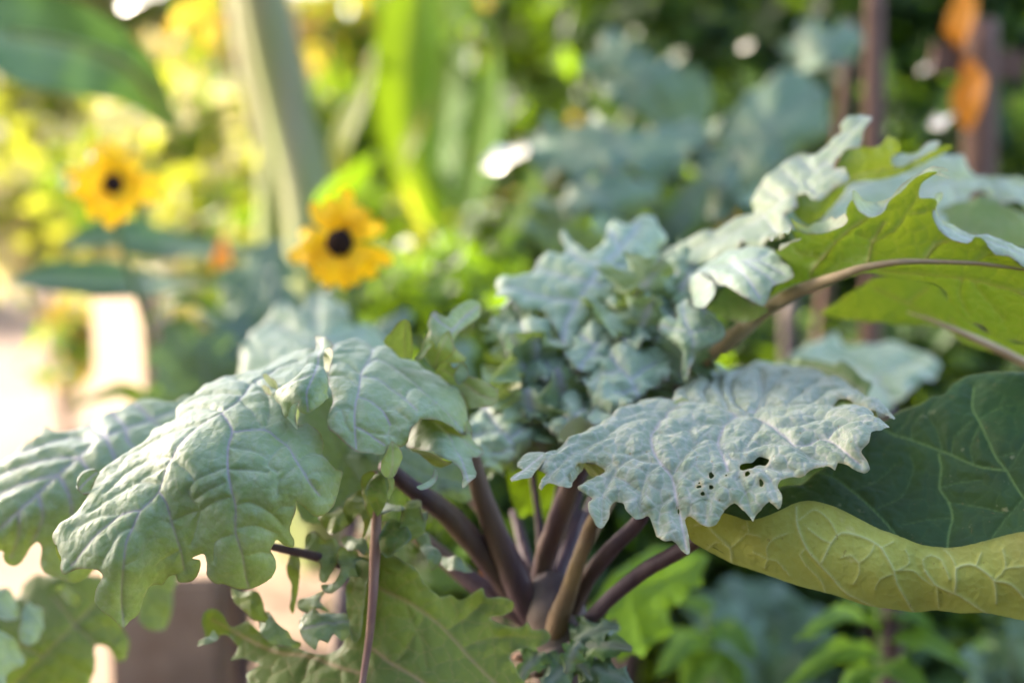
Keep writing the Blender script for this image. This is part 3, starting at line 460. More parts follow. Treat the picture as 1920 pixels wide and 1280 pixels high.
L.sheet([(1671,305),(1673,291),(1689,282),(1712,289),(1732,274),(1747,263),(1764,266),(1742,289),(1712,302),(1689,310)], [(1671,305,1.27),(1712,289,1.275),(1764,266,1.28),(1689,310,1.26)], (), 1, 4, cellsize=0, seed=73)
L.build(M_under, kale, label='tall leaf with an upright pale tip behind the olive leaf')
L = Leaf()
L.sheet([(1540,420),(1572,378),(1599,344),(1650,334),(1720,315),(1751,291),(1780,293),(1806,301),(1829,325),(1865,336),(1920,338),(1990,345),(2010,400),(1960,398),(1920,394),(1892,385),(1868,372),(1829,362),(1815,378),(1798,400),(1790,440),(1700,440),(1600,430)], [(1572,378,1.42),(1720,315,1.46),(1829,325,1.46),(1990,360,1.46),(1790,430,1.38),(1600,430,1.38)], [[(1560,410),(1680,380),(1780,340),(1900,350),(2000,370)],[(1680,380),(1720,330)],[(1780,340),(1800,390)],[(1850,345),(1880,380)]], 1, 5, puck=.005, lam=.009, cellsize=.016, cellamp=.002, ruffle=.006, seed=74)
L.sheet([(1759,400),(1806,375),(1845,366),(1868,371),(1887,386),(1920,398),(1990,400),(1990,480),(1940,470),(1884,460),(1845,450),(1786,440)], [(1759,400,1.39),(1845,366,1.40),(1990,410,1.4),(1900,455,1.35)], (), -1, 5, cellsize=.016, seed=75)
L.build(M_under, kale, label='pale frilled leaf at the right, behind the olive leaf')
L = Leaf()
L.sheet([(1540,590),(1560,570),(1600,545),(1640,520),(1700,520),(1760,535),(1790,575),(1840,615),(1900,640),(1990,660),(1990,720),(1920,690),(1860,660),(1800,640),(1760,612),(1700,608),(1640,606),(1590,600)], [(1560,570,1.33),(1700,520,1.28),(1790,575,1.27),(1990,690,1.25),(1640,606,1.33)], [[(1640,540),(1700,570),(1800,625),(1900,665),(1990,700)],[(1700,570),(1740,540)],[(1800,625),(1780,600)]], -1, 5, puck=.002, lam=.008, ridge=.001, cellsize=.015, cellamp=.001, ruffle=.003, vw=.002, seed=76)
lf = L.build(M_under, kale, label='second olive leaf seen from below, hanging behind the brown midrib')
ptube('midrib', [(1700,585,1.282,3),(1760,606,1.262,8),(1850,645,1.245,16),(1930,685,1.235,18),(2000,720,1.23,20)], M_petiole2, lf)

# lower leaf and bits between -----------------------------------------------------
L = Leaf()
T_out = [(700,1035),(740,1042),(779,1066),(797,1094),(826,1119),(843,1114),(860,1125),(879,1116),(904,1101),(912,1120),(944,1119),(963,1129),(960,1144),(941,1155),(919,1158),(935,1169),(963,1177),(979,1174),(988,1166),(998,1179),(1023,1178),(1033,1191),(1023,1206),(998,1216),(976,1216),(958,1226),(958,1240),(976,1266),(988,1285),(985,1340),(700,1400),(470,1340),(467,1285),(464,1264),(488,1247),(455,1234),(433,1238),(446,1212),(424,1189),(400,1196),(378,1210),(376,1200),(386,1192),(381,1165),(384,1146),(399,1139),(418,1152),(433,1174),(455,1168),(471,1162),(486,1180),(502,1196),(524,1207),(552,1211),(580,1221),(612,1222),(640,1205),(655,1165),(660,1120),(672,1085),(690,1060)]
L.sheet(T_out, [(700,1040,1.12),(779,1066,1.12),(860,1125,1.135),(963,1130,1.14),(1030,1190,1.14),(985,1330,1.10),(700,1390,1.06),(690,1220,1.115),(470,1330,1.11),(384,1150,1.17),(433,1238,1.16),(552,1211,1.14),(640,1190,1.13),(800,1200,1.11),(860,1260,1.10)],
  [[(704,1040),(703,1100),(698,1160),(688,1220),(675,1290),(665,1380)],[(700,1092),(726,1109),(760,1125),(798,1150),(835,1181),(866,1216),(891,1244),(919,1272),(960,1310)],[(690,1212),(707,1222),(735,1244),(779,1269),(830,1310)],[(680,1262),(640,1252),(579,1228),(520,1222),(470,1200),(400,1160)]], -1, 4,

  minor=[[(835,1181),(870,1160),(905,1130)],[(866,1216),(920,1195),(1010,1192)],[(760,1125),(770,1160),(790,1200),(800,1250)],[(735,1244),(760,1220),(798,1150)],[(579,1228),(570,1270),(540,1320)],[(640,1252),(640,1300)]], puck=.0025, lam=.007, cellsize=.014, cellamp=.0008, ruffle=.004, vw=.0017, seed=81)
L.sheet([(699,1060),(690,1090),(680,1150),(672,1200),(660,1200),(650,1150),(655,1090),(670,1050)], [(699,1060,1.105),(672,1200,1.11),(650,1130,1.12)], (), -1, 4, puck=0, cellsize=.012, seed=82)
lf = L.build(M_lower, kale, label='large dull green leaf hanging low in front of the stalk')
ptube('petiole', [(702,885,1.13,14),(704,915,1.122,15),(706,940,1.114,17),(705,1000,1.108,20),(702,1060,1.105,20),(699,1120,1.10,17),(693,1190,1.10,15),(684,1250,1.098,13),(674,1320,1.09,12)], M_redstem, kale, sides=12)
ptube('branch', [(500,1022,1.13,14),(545,1032,1.13,17),(600,1045,1.13,18),(650,1062,1.135,16),(700,1080,1.14,14)], M_petiole, kale, sides=12)
L.__init__()
def bit(out, d0, d1, side=1, seed=0, L_=None, v=()):
    o = np.array(out, float); c = o.mean(0); x0, y0 = o.min(0); x1, y1 = o.max(0)
    (L_ or L).sheet(out, [(x0, y0, d1), (x1, y0, d1), (c[0], c[1], (d0+d1)/2-.01), (x0, y1, d0), (x1, y1, d0)], v, side, 3.6, puck=.0015 if v else 0, cellsize=.009, cellamp=.0008, ruffle=.004, seed=seed)
bit([(575,1010),(590,1000),(610,1012),(628,1005),(640,1020),(660,1025),(672,1040),(660,1060),(640,1050),(625,1068),(610,1090),(595,1085),(600,1060),(588,1045),(570,1035)], 1.12, 1.15, 1, 101)
bit([(545,1035),(560,1040),(562,1080),(558,1110),(550,1150),(543,1140),(545,1100),(538,1070)], 1.14, 1.15, -1, 102)
bit([(640,1030),(665,1035),(690,1045),(695,1065),(675,1080),(655,1082),(640,1100),(620,1112),(605,1108),(600,1095),(625,1092),(640,1070),(632,1050)], 1.11, 1.13, 1, 103)
bit([(432,1100),(450,1103),(480,1108),(492,1125),(500,1150),(508,1170),(490,1165),(470,1160),(450,1140),(436,1125)], 1.13, 1.15, -1, 104)
bit([(486,1160),(505,1150),(520,1170),(540,1180),(553,1196),(566,1202),(560,1214),(530,1212),(505,1205),(490,1185)], 1.12, 1.14, 1, 105)
bit([(565,1190),(560,1165),(572,1150),(590,1140),(600,1150),(625,1145),(650,1150),(662,1165),(655,1190),(640,1200),(625,1190),(615,1205),(600,1200),(590,1215),(575,1205)], 1.11, 1.14, 1, 106, v=[[(570,1180),(610,1170),(655,1165)]])
bit([(560,1130),(580,1115),(610,1108),(600,1125),(620,1140),(590,1142),(575,1150),(562,1146)], 1.12, 1.15, -1, 107)
bit([(640,965),(655,935),(675,925),(690,940),(697,965),(690,990),(678,1010),(683,985),(672,965),(655,975),(640,985)], 1.12, 1.16, -1, 108)
bit([(679,895),(700,885),(708,905),(706,930),(700,960),(696,972),(684,950),(678,925)], 1.10, 1.12, -1, 109)
bit([(705,945),(722,938),(745,942),(758,955),(750,965),(735,960),(722,968),(710,965)], 1.11, 1.14, 1, 110)
bit([(760,950),(775,938),(789,940),(790,965),(798,985),(790,1005),(770,1015),(750,1020),(740,1012),(755,990),(752,970)], 1.11, 1.14, -1, 111)
bit([(785,965),(800,963),(800,985),(790,1000),(780,985)], 1.12, 1.13, 1, 112)
bit([(640,1010),(660,1000),(680,1012),(690,1040),(680,1042),(668,1030),(650,1030)], 1.12, 1.14, 1, 113)
bit([(780,1010),(800,1000),(812,1020),(825,1045),(820,1062),(808,1070),(800,1050),(790,1032)], 1.12, 1.15, 1, 114)
bit([(820,1040),(850,1045),(875,1058),(888,1072),(870,1075),(845,1068),(830,1060)], 1.14, 1.16, 1, 115)
bit([(700,1000),(715,985),(740,985),(750,1010),(745,1030),(725,1035),(708,1025)], 1.13, 1.16, -1, 116)
bit([(620,600+400),(650,985),(660,960),(640,950),(615,962),(598,972)], 1.12, 1.15, -1, 117)
bit([(735,1050),(760,1062),(770,1082),(752,1090),(738,1075)], 1.13, 1.15, 1, 118)
bit([(1110,1165),(1135,1172),(1150,1160),(1165,1175),(1150,1190),(1130,1200),(1120,1215),(1108,1195)], 1.20, 1.22, 1, 119)
bit([(376,1205),(392,1192),(400,1178),(412,1190),(400,1206),(385,1212),(374,1214)], 1.12, 1.14, 1, 120)
L.build(M_kale, kale, 'leaflet')
L = Leaf()
bit([(690,905),(704,890),(722,900),(730,925),(722,950),(708,968),(695,950),(688,928)], 1.09, 1.11, -1, 127)
bit([(715,1000),(735,975),(760,985),(770,1010),(748,1030),(725,1045),(712,1025)], 1.10, 1.12, -1, 128)
L.build(M_lower, kale, 'leaflet')
# inner leaves right behind the middle leaf; shade put into the first two's darker green
def cover(name_mat, lab, out, deps, veins=(), side=1, parent=None, step=5, puck=.003, lam=.008, cs=.016, ca=.0015, rf=.005, seed=0, holes=()):
    q = Leaf(); q.sheet(out, deps, veins, side, step, puck=puck, lam=lam, cellsize=cs, cellamp=ca, ruffle=rf, seed=seed, holes=holes)
    return q.build(name_mat, parent, **({'label': lab} if lab else {}))
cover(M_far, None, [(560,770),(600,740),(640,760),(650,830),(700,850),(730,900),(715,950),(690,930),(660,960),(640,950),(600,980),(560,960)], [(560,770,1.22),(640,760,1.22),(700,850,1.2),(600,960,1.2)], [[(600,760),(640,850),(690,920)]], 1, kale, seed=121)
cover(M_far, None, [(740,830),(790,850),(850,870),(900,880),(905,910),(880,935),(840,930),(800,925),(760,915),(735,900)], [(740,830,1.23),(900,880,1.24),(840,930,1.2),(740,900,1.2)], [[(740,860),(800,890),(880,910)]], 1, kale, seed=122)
cover(M_pale, None, [(880,790),(900,770),(935,765),(960,775),(990,760),(1005,775),(985,790),(990,810),(970,830),(960,850),(940,870),(925,890),(905,875),(890,850),(884,815)], [(880,790,1.27),(990,765,1.30),(960,850,1.25),(905,875,1.24)], [[(990,770),(950,800),(925,830),(905,870)],[(950,800),(920,785)],[(935,815),(965,830)]], 1, kale, puck=.005, cs=.012, ca=.003, rf=.008, seed=123)
cover(M_fg, None, [(985,800),(1030,790),(1070,810),(1075,840),(1050,870),(1075,910),(1060,960),(1030,980),(1000,960),(975,970),(960,930),(950,890),(960,850)], [(985,800,1.34),(1070,820,1.33),(1050,960,1.3),(960,900,1.3)], (), -1, kale, seed=124)
cover(M_pale, None, [(1100,785),(1120,770),(1140,774),(1155,768),(1150,785),(1130,795),(1108,798)], [(1100,785,1.2),(1155,770,1.21),(1130,795,1.19)], (), 1, kale, seed=125)
cover(M_lower, None, [(1050,805),(1070,790),(1090,782),(1110,800),(1090,815),(1075,822),(1060,830),(1048,822)], [(1050,805,1.2),(1090,782,1.21),(1060,830,1.19)], (), -1, kale, seed=126)

# ------------------------------------------------------------------ the eggplant plant at the right
eb = P(2050, 1300, 1.15)
egg = empty('eggplant_plant', (eb.x, eb.y, 0), 'eggplant plant at the right edge, huge dark green leaf with a yellow-green turned-up margin', 'eggplant')
L = Leaf()
J_out = [(1294,1000),(1300,960),(1340,940),(1400,930),(1450,915),(1500,905),(1540,880),(1580,850),(1610,820),(1640,795),(1662,788),(1690,769),(1727,755),(1746,742),(1758,742),(1770,740),(1784,722),(1812,706),(1849,699),(1896,697),(1940,702),(1990,730),(2030,800),(2030,1000),(2010,1100),(1960,1150),(1896,1148),(1849,1140),(1802,1140),(1756,1135),(1713,1138),(1671,1132),(1624,1125),(1568,1106),(1502,1089),(1446,1071),(1399,1054),(1371,1045),(1324,1022)]
L.sheet(J_out, [(1300,1000,1.075),(1371,1045,1.06),(1502,1089,1.045),(1671,1132,1.035),(1849,1140,1.02),(1960,1150,1.01),(1300,960,1.09),(1450,915,1.12),(1580,850,1.15),(1662,790,1.17),(1746,742,1.17),(1812,706,1.18),(1896,697,1.16),(1990,730,1.13),(2030,900,1.06),(1700,880,1.13),(1650,960,1.095),(1800,960,1.085),(1887,882,1.085),(1835,788,1.13),(1780,760,1.155),(1500,970,1.085)],
  [[(1990,990),(1920,933),(1887,882),(1868,858),(1850,820),(1835,788),(1823,764),(1826,727)],[(1887,882),(1850,878),(1826,872),(1784,853),(1745,838),(1709,825),(1676,816),(1650,800)],[(1760,1100),(1690,1015),(1643,961),(1596,919),(1560,895),(1531,886)],[(1774,1060),(1779,1000),(1786,971),(1779,942),(1762,915),(1765,882),(1760,850)]], 1, 3.4,
  minor=[[(1891,882),(1920,835),(1950,800)],[(1648,952),(1690,933),(1705,905),(1713,877),(1705,850)],[(1835,788),(1860,770),(1900,760)],[(1826,872),(1820,840),(1835,800)],[(1756,802),(1765,839)],[(1756,802),(1740,780),(1750,755)],[(1676,816),(1700,790),(1705,775)],[(1709,825),(1710,800),(1730,775)],[(1596,919),(1640,905),(1680,870)],[(1762,915),(1800,905),(1840,900)],[(1779,942),(1830,950),(1880,960)],[(1868,858),(1900,850)],[(1786,971),(1740,975),(1690,985)],[(1920,933),(1880,980),(1860,1010)],[(1560,895),(1565,870)],[(1784,853),(1790,820),(1821,790)]],
  puck=.0030, lam=.008, cellsize=.014, cellamp=.0010, ruffle=.001, vw=.0008, seed=91, minorc=.4)
K_out = [(1276,958),(1300,962),(1330,966),(1352,961),(1380,968),(1404,975),(1435,968),(1465,955),(1493,942),(1521,938),(1559,947),(1596,964),(1643,988),(1681,1003),(1727,1020),(1774,1026),(1812,1022),(1859,1010),(1896,1000),(1940,994),(2000,998),(2040,1030),(2040,1180),(1990,1178),(1955,1170),(1896,1158),(1849,1149),(1802,1149),(1756,1144),(1713,1148),(1671,1142),(1624,1135),(1568,1116),(1502,1099),(1446,1081),(1399,1064),(1371,1055),(1324,1031),(1296,1013),(1284,990)]
L.sheet(K_out, [(1287,966,1.06),(1352,961,1.055),(1404,975,1.05),(1493,942,1.045),(1559,947,1.038),(1643,989,1.03),(1774,1026,1.02),(1896,1000,1.008),(2020,1000,.995),(1296,1013,1.07),(1399,1064,1.055),(1502,1099,1.042),(1624,1135,1.032),(1756,1144,1.025),(1896,1158,1.01),(2020,1180,1.0),(1420,1020,1.045),(1540,1030,1.032),(1650,1070,1.019),(1780,1090,1.012),(1900,1080,1.0)],
  [[(1640,1138),(1587,1111),(1560,1082),(1535,1055),(1512,1027),(1495,985),(1493,950)],[(1713,1148),(1681,1092),(1676,1069),(1652,1027),(1630,1012),(1603,1002),(1577,999),(1560,1015),(1540,1055)],[(1371,1055),(1369,1027),(1340,1000),(1322,980)],[(1849,1149),(1798,1116),(1756,1097),(1735,1070)],[(1790,1112),(1792,1090),(1793,1066),(1810,1058),(1830,1061),(1863,1088),(1868,1130)],[(1920,1120),(1895,1095),(1863,1088)]], -1, 3.0,
  minor=[[(1568,999),(1559,980),(1540,961),(1525,955),(1510,965),(1498,975)],[(1610,1055),(1611,1075),(1600,1095)],[(1610,1055),(1595,1040),(1577,1045)],[(1369,1027),(1390,1010),(1400,1000)],[(1434,1064),(1440,1048),(1455,1050),(1480,1078)],[(1440,1048),(1437,1027),(1450,1010),(1475,1000)],[(1412,1035),(1440,1048)],[(1652,1027),(1675,1015)],[(1681,1069),(1710,1068),(1730,1085),(1750,1097)],[(1756,1097),(1760,1140)],[(1735,1070),(1730,1050),(1745,1040),(1765,1050),(1780,1085)],[(1698,1030),(1705,1055),(1681,1069)],[(1793,1066),(1785,1045),(1770,1030)],[(1830,1061),(1840,1035)],[(1863,1088),(1885,1065),(1880,1030)],[(1885,1065),(1930,1060)],[(1404,1000),(1400,975)],[(1400,1000),(1425,1005)],[(1640,1105),(1650,1085),(1676,1075)],[(1515,990),(1540,1010),(1557,1017)],[(1610,1055),(1630,1040),(1640,1020)],[(1550,1120),(1540,1090),(1512,1060),(1500,1040),(1512,1027)],[(1324,1031),(1345,1015),(1369,1027)],[(1302,985),(1322,980),(1335,966)]],
  puck=.0009, lam=.0035, ridge=.0007, cellsize=.006, cellamp=.0001, ruffle=.0004, vw=.0008, seed=92, jit=.4, minorc=.75, smoothn=.0004)
eleaf = L.build(M_egg, egg, label='dark green upper side above, yellow-green underside on the turned-up margin')
tube('stalk', [(eb.x+.06, eb.y+.10, -.02), (eb.x+.05, eb.y+.08, .3), (eb.x+.04, eb.y+.05, .55), (eb.x+.03, eb.y+.02, .80)], [.012, .010, .008, .005], M_fstem, egg)
pe = P(1990, 990, 1.065); pf = P(1840, 860, 1.108)
tube('petiole', [(eb.x+.035, eb.y+.03, .66), (eb.x-.01, eb.y-.02, .74), tuple(pe+Vector((.03, .012, -.004))), tuple(pe+Vector((0, .008, -.002)))], [.004, .0035, .003, .0022], M_fstem, egg)

# ------------------------------------------------------------------ generators for the blurred garden behind
def kleaf(name, a, b, width, m, parent, arch=.04, up=(0, 0, 1), ruf=.02, lobes=6, seed=0, nu=34, nv=10, petiole=.25, pm=None, cup=.15, freq=9, **k):
    """a frilled kale leaf from a (base) to b (tip)"""
    rs = np.random.RandomState(seed); a = np.array(a, float); b = np.array(b, float); d = b-a; Ln = np.linalg.norm(d); up = np.array(up, float)
    side = np.cross(d/Ln, up); side /= np.linalg.norm(side); nrm = np.cross(side, d/Ln)
    V = []; F = []; ve = []; sd = seed*3.7
    for i in range(nu+1):
        u = i/nu; c = a+d*u+nrm*arch*math.sin(math.pi*u)**.8*Ln*2
        uu = max(0, (u-petiole)/(1-petiole)); prof = (math.sin(math.pi*min(1, uu**.75*.93+.035))**.8 if uu > 0 else .05)
        for j in range(-nv, nv+1):
            v = j/nv; s_ = 1 if v > 0 else -1
            lob = 1+.30*math.sin(uu*lobes*math.pi*2+s_*1.3+seed)+.22*noise.noise(Vector((u*13, s_*3, sd)))
            wv = width*.5*max(prof, .05)*lob
            av = abs(v)
            r = ruf*av**1.6*prof*(.55*math.sin(uu*freq*math.pi*2+s_*2+seed+3*noise.noise(Vector((u*5, s_*4, sd))))+1.7*noise.noise(Vector((u*6, s_*5, sd+2))))
            r += ruf*.9*av**4*prof*noise.noise(Vector((u*19, s_*3, sd+6)))
            pk = .006*prof*noise.noise(Vector((u*Ln*60, v*width*60, sd)))
            V.append(c+side*v*wv*(1-.15*av)+nrm*(cup*av*av*width*.5*prof*(-1)+r+pk)+d/Ln*r*.5*noise.noise(Vector((u*9, v*4, sd+9))))
            ve.append(math.exp(-(av*wv/.004)**2))
    n2 = 2*nv+1
    for i in range(nu):
        for j in range(n2-1): q = i*n2+j; F.append((q, q+1, q+n2+1, q+n2))
    o = mesh(name, V, F, m, parent, attrs={'vein': ve, 'rim': np.zeros(len(V)), 'cell': np.zeros(len(V))})
    return tag(o, **k)
def blade(name, pts, widths, m, parent, normal=(0, -1, .3), fold=.25, wave=.01, seed=0, nv=4, **k):
    """long smooth leaf along a line of points"""
    c = cr(np.c_[np.array(pts, float), np.array(widths, float)], 0); n = len(c); T = np.gradient(c[:, :3], axis=0); N0 = np.array(normal, float); V = []; F = []; ve = []
    for i in range(n):
        t = T[i]/np.linalg.norm(T[i]); s_ = np.cross(t, N0); s_ /= np.linalg.norm(s_); nn = np.cross(s_, t)
        for j in range(-nv, nv+1):
            v = j/nv; w_ = c[i, 3]*.5
            V.append(c[i, :3]+s_*v*w_+nn*(fold*abs(v)*w_+wave*v*noise.noise(Vector((i*.35, v*2, seed))))); ve.append(math.exp(-(v*w_/.008)**2))
    n2 = 2*nv+1
    for i in range(n-1):
        for j in range(n2-1): q = i*n2+j; F.append((q, q+1, q+n2+1, q+n2))
    return tag(mesh(name, V, F, m, parent, attrs={'vein': ve, 'rim': np.zeros(len(V)), 'cell': np.zeros(len(V))}), **k)
def cloud(name, blobs, n, size, m, parent, seed=0, flat=.0, asp=.5):
    """foliage: n separate small leaves spread through ellipsoids (centre, radii)"""
    rs = np.random.RandomState(seed); wts = np.array([b[1][0]*b[1][1]*b[1][2] for b in blobs])**.67; wts /= wts.sum()
    V = np.zeros((n, 4, 3)); 
    bi = rs.choice(len(blobs), n, p=wts)
    cen = np.array([b[0] for b in blobs], float)[bi]; rad = np.array([b[1] for b in blobs], float)[bi]
    q = rs.normal(size=(n, 3)); q /= np.linalg.norm(q, axis=1)[:, None]; q *= (rs.uniform(.25, 1.06, n)**.6)[:, None]
    c = cen+q*rad
    # clumps
    cl = c[rs.randint(0, n, max(8, n//22))]; k = rs.randint(0, len(cl), n); c = np.where((rs.uniform(size=n) < .75)[:, None], cl[k]+rs.normal(size=(n, 3))*size*1.9, c)
    a = rs.normal(size=(n, 3)); a /= np.linalg.norm(a, axis=1)[:, None]; u = np.cross(a, rs.normal(size=(n, 3))); u /= np.linalg.norm(u, axis=1)[:, None]; nn = np.cross(a, u)
    s_ = size*rs.uniform(.6, 1.4, n)[:, None]
    V[:, 0] = c-a*s_; V[:, 1] = c+u*s_*asp+nn*s_*.12; V[:, 2] = c+a*s_; V[:, 3] = c-u*s_*asp+nn*s_*.12
    i = np.arange(n)*4
    F = np.concatenate([np.c_[i, i+1, i+2], np.c_[i, i+2, i+3]])
    me = bpy.data.meshes.new(name); me.from_pydata(V.reshape(-1, 3).tolist(), [], F.tolist()); me.materials.append(m)
    o = link(name, me, parent); o['kind'] = 'stuff'; return o
def shrub(label, blobs, n, size, m, cat='shrub', name='shrub', group=None, seed=0, asp=.5, h0=0., stems=4, extra=()):
    """blobs by bearing: (x, y, distance, rx, ry in pixels, depth in m)"""
    B = [(tuple(P(x, y, d)), (rx*K*d, dz, ry*K*d)) for x, y, d, rx, ry, dz in blobs]
    c0 = np.mean([b[0] for b in B], 0)
    o = empty(name, (c0[0], c0[1], 0), label, cat, group); rs = np.random.RandomState(seed+50)
    cloud('foliage', B, n, size, m, o, seed, asp=asp)
    for mm, nn_, ss in extra: cloud('foliage', B, nn_, ss, mm, o, seed+77, asp=asp)
    for i in range(stems):
        b = B[i % len(B)][0]; x = c0[0]+rs.uniform(-.08, .08); y = c0[1]+rs.uniform(-.08, .08)
        tube('branch', [(x, y, -.02), ((x+b[0])/2+rs.uniform(-.05, .05), (y+b[1])/2, b[2]*.5), (b[0]+rs.uniform(-.1, .1), b[1], b[2]+.05)], [.014, .010, .004], M_trunk, o, sides=6)
    return o
def gz(px, py):  # where a bearing meets the ground
    c = W(px, py, 1.)-CO; t = -CAMZ/c[2]; return CO+c*t

# ------------------------------------------------------------------ path, posts
def slabpath():
    m = bpy.data.meshes.new('garden_path'); V = []; F = []; y = 2.05; rs = np.random.RandomState(5)
    ys = np.linspace(1.9, 16, 60)
    for y in ys:
        for x in np.linspace(-8, -.28, 24): V.append((x+(0 if x < -.3 else .05*noise.noise(Vector((y*1.3, 0, 0)))), y, .004+.004*noise.noise(Vector((x*3, y*3, 1)))))
    for j in range(59):
        for i in range(23): q = j*24+i; F.append((q, q+1, q+25, q+24))
    return tag(mesh('garden_path', V, F, M_path), kind='structure')
slabpath()
def box(name, c, s, rot, m, parent=None, bev=.006, taper=0):
    me = bpy.data.meshes.new(name); import bmesh
    bm = bmesh.new(); bmesh.ops.create_cube(bm, size=1)
    for v in bm.verts: v.co = Vector((v.co.x*s[0]*(1-taper*(v.co.z+.5)), v.co.y*s[1]*(1-taper*(v.co.z+.5)), v.co.z*s[2]))
    bmesh.ops.bevel(bm, geom=bm.edges[:], offset=bev, segments=2, affect='EDGES'); bm.to_mesh(me); bm.free(); me.materials.append(m)
    o = link(name, me, parent); o.location = c; o.rotation_euler = rot; return o
pp = P(236, 640, 2.75)
post = empty('upright_board', (pp.x, pp.y, 0), 'pale upright wooden board standing on the sunny path under the grey-green broad leaves', 'board')
box('board', (pp.x, pp.y, .345), (.245, .034, .69), (0, 0, R(-52)), M_post, post)
box('batten', (pp.x+.03, pp.y+.04, .30), (.05, .04, .60), (0, 0, R(-52)), M_post, post, .004)
pp = P(298, 1085, 1.95)
stump = empty('bed_post', (pp.x, pp.y, 0), 'thick brown weathered post behind the tip of the drooping leaf', 'post')
box('shaft', (pp.x, pp.y+.07, pp.z/2), (.152, .14, pp.z), (0, 0, R(4)), M_planter, stump, .008)
for i, (x0, y0, x1, y1, d, wd) in enumerate([(1640, -60, 1632, 700, 2.1, 38), (1598, 40, 1560, 420, 2.5, 26), (1840, 40, 1828, 700, 2.4, 62)]):
    a = P(x0, y0, d); b = P(x1, y1, d)
    z0 = a-(a-b)*(a.z/(a.z-b.z)) if i != 1 else b-(a-b)*(b.z/(a.z-b.z))
    s_ = empty('garden_stake', (z0.x, z0.y, 0), ['brown wooden stake rising straight behind the tall pale-tipped leaf', 'thin slanting brown stake, left of the straight one', 'thick brown stake at the upper right beside the glowing orange leaf'][i], 'stake', 'wooden stakes at the back')
    tube('shaft', [tuple(z0), tuple((z0+a)/2), tuple(a)], [wd*K*d/2]*3, M_stake, s_, sides=9, bumps=.1)
bb = P(1835, 118, 2.42); rail = box('rail', bb, (.16, .02, .05), (0, R(5), 0), M_stake, s_, .003)

# ------------------------------------------------------------------ sunflowers
def sunflower(cx, cy, d, size, label, seed, tilt, gaps=(), npet=17):
    rs = np.random.RandomState(seed); c = np.array(P(cx, cy, d)); foot = np.array([c[0]+.06, c[1]+.12, 0])
    o = empty('sunflower', tuple(foot), label, 'sunflower', 'yellow sunflowers in soft focus'); bpy.context.view_layer.update()
    f = np.array([tilt, -1, .12]); f /= np.linalg.norm(f); rt = np.cross(f, [0, 0, 1]); rt = -rt/np.linalg.norm(rt); up = np.cross(rt, -f); up = up/np.linalg.norm(up)
    if up[2] < 0: up = -up
    tube('stem', [foot, foot*.5+c*.5+np.array([.02, .04, .05]), c-f*.03+np.array([0, 0, -.05]), c-f*.012], [.006, .005, .004, .006], M_fstem, o, sides=8)
    for i in range(npet):
        a = 2*math.pi*(i+.5*rs.uniform(-1, 1)*.5)/npet
        if any(abs(((a-g+math.pi) % (2*math.pi))-math.pi) < w_ for g, w_ in gaps): continue
        ln = size*rs.uniform(.78, 1.2); wd = size*rs.uniform(.27, .37); dr = math.cos(a)*rt+math.sin(a)*up
        base = c+dr*size*.2; bend = rs.uniform(-.05, .25)
        pts = [base, base+dr*(ln-.2*size)*.5+f*.004, base+dr*(ln-.2*size)*.85-f*bend*.02, base+dr*(ln-.2*size)-f*bend*size*.6]
        blade('petal', pts, [wd*.5, wd, wd*.8, wd*.12], M_petal, o, normal=f, fold=.12, seed=seed+i, nv=2)
    V = []; F = []; r0 = size*.27
    for i in range(9):
        for j in range(20):
            t = i/8*math.pi/2; b = 2*math.pi*j/20; rr = r0*math.sin(t+.001)*(1+.06*rs.normal()); V.append(c+rr*(math.cos(b)*rt+math.sin(b)*up)+f*(.010*math.cos(t)+.002*rs.uniform()))
    for i in range(8):
        for j in range(20): F.append((i*20+j, i*20+(j+1) % 20, (i+1)*20+(j+1) % 20, (i+1)*20+j))
    mesh('disc', V, F, M_disc, o)
    for k_, (zf, s_) in enumerate(((.45, 1), (.6, -1), (.75, 1))):
        p = foot*(1-zf)+c*zf+np.array([.012, .02, .03])
        blade('leaf', [p, p+np.array([s_*.05, -.01, .03]), p+np.array([s_*.12, -.02, .01])], [.012, .05, .004], M_fg, o, normal=(0, -.3, 1), seed=k_)
    return o
sunflower(638, 455, 1.56, .058, 'nearer yellow sunflower with a dark centre, above the pale blurred kale leaf', 3, -.15, gaps=((-.05, .16), (2.6, .12)))
sunflower(212, 345, 1.92, .054, 'farther yellow sunflower at the left, in front of the sunny bushes', 8, .25, gaps=((3.6, .1),), npet=15)

# ------------------------------------------------------------------ young frilled leaves in the heart of the plant
L = Leaf()
Q_out = [(1106,475),(1125,462),(1137,447),(1140,418),(1159,410),(1172,423),(1185,419),(1193,405),(1208,402),(1226,410),(1231,429),(1247,442),(1247,459),(1232,469),(1238,482),(1221,501),(1208,518),(1185,537),(1169,547),(1152,564),(1129,583),(1100,604),(1078,640),(1062,660),(1052,640),(1030,600),(1011,583),(978,590),(955,574),(928,564),(935,545),(929,524),(943,508),(965,518),(995,511),(1008,492),(1028,475),(1051,482),(1062,472),(1050,450),(1057,441),(1074,459),(1093,472)]
L.sheet(Q_out, [(1208,402,1.42),(1140,418,1.42),(1057,441,1.41),(935,545,1.33),(1060,660,1.27),(1129,498,1.34),(1247,459,1.40),(1169,547,1.33),(1000,580,1.31)], [[(1200,420),(1162,469),(1129,498),(1106,531),(1083,567),(1060,610),(1056,650)],[(1162,469),(1145,440)],[(1129,498),(1090,490),(1065,470)],[(1106,531),(1050,520),(1010,505)],[(1083,567),(1020,560),(950,540)],[(1129,498),(1190,500),(1225,480)],[(1106,531),(1150,540),(1180,530)]], 1, 4.5, puck=.006, lam=.010, cellsize=.018, cellamp=.003, ruffle=.007, vw=.002, seed=131, rf=24)
L.build(M_pale, kale, label='upright frilled young leaf with a violet midrib, behind the middle')
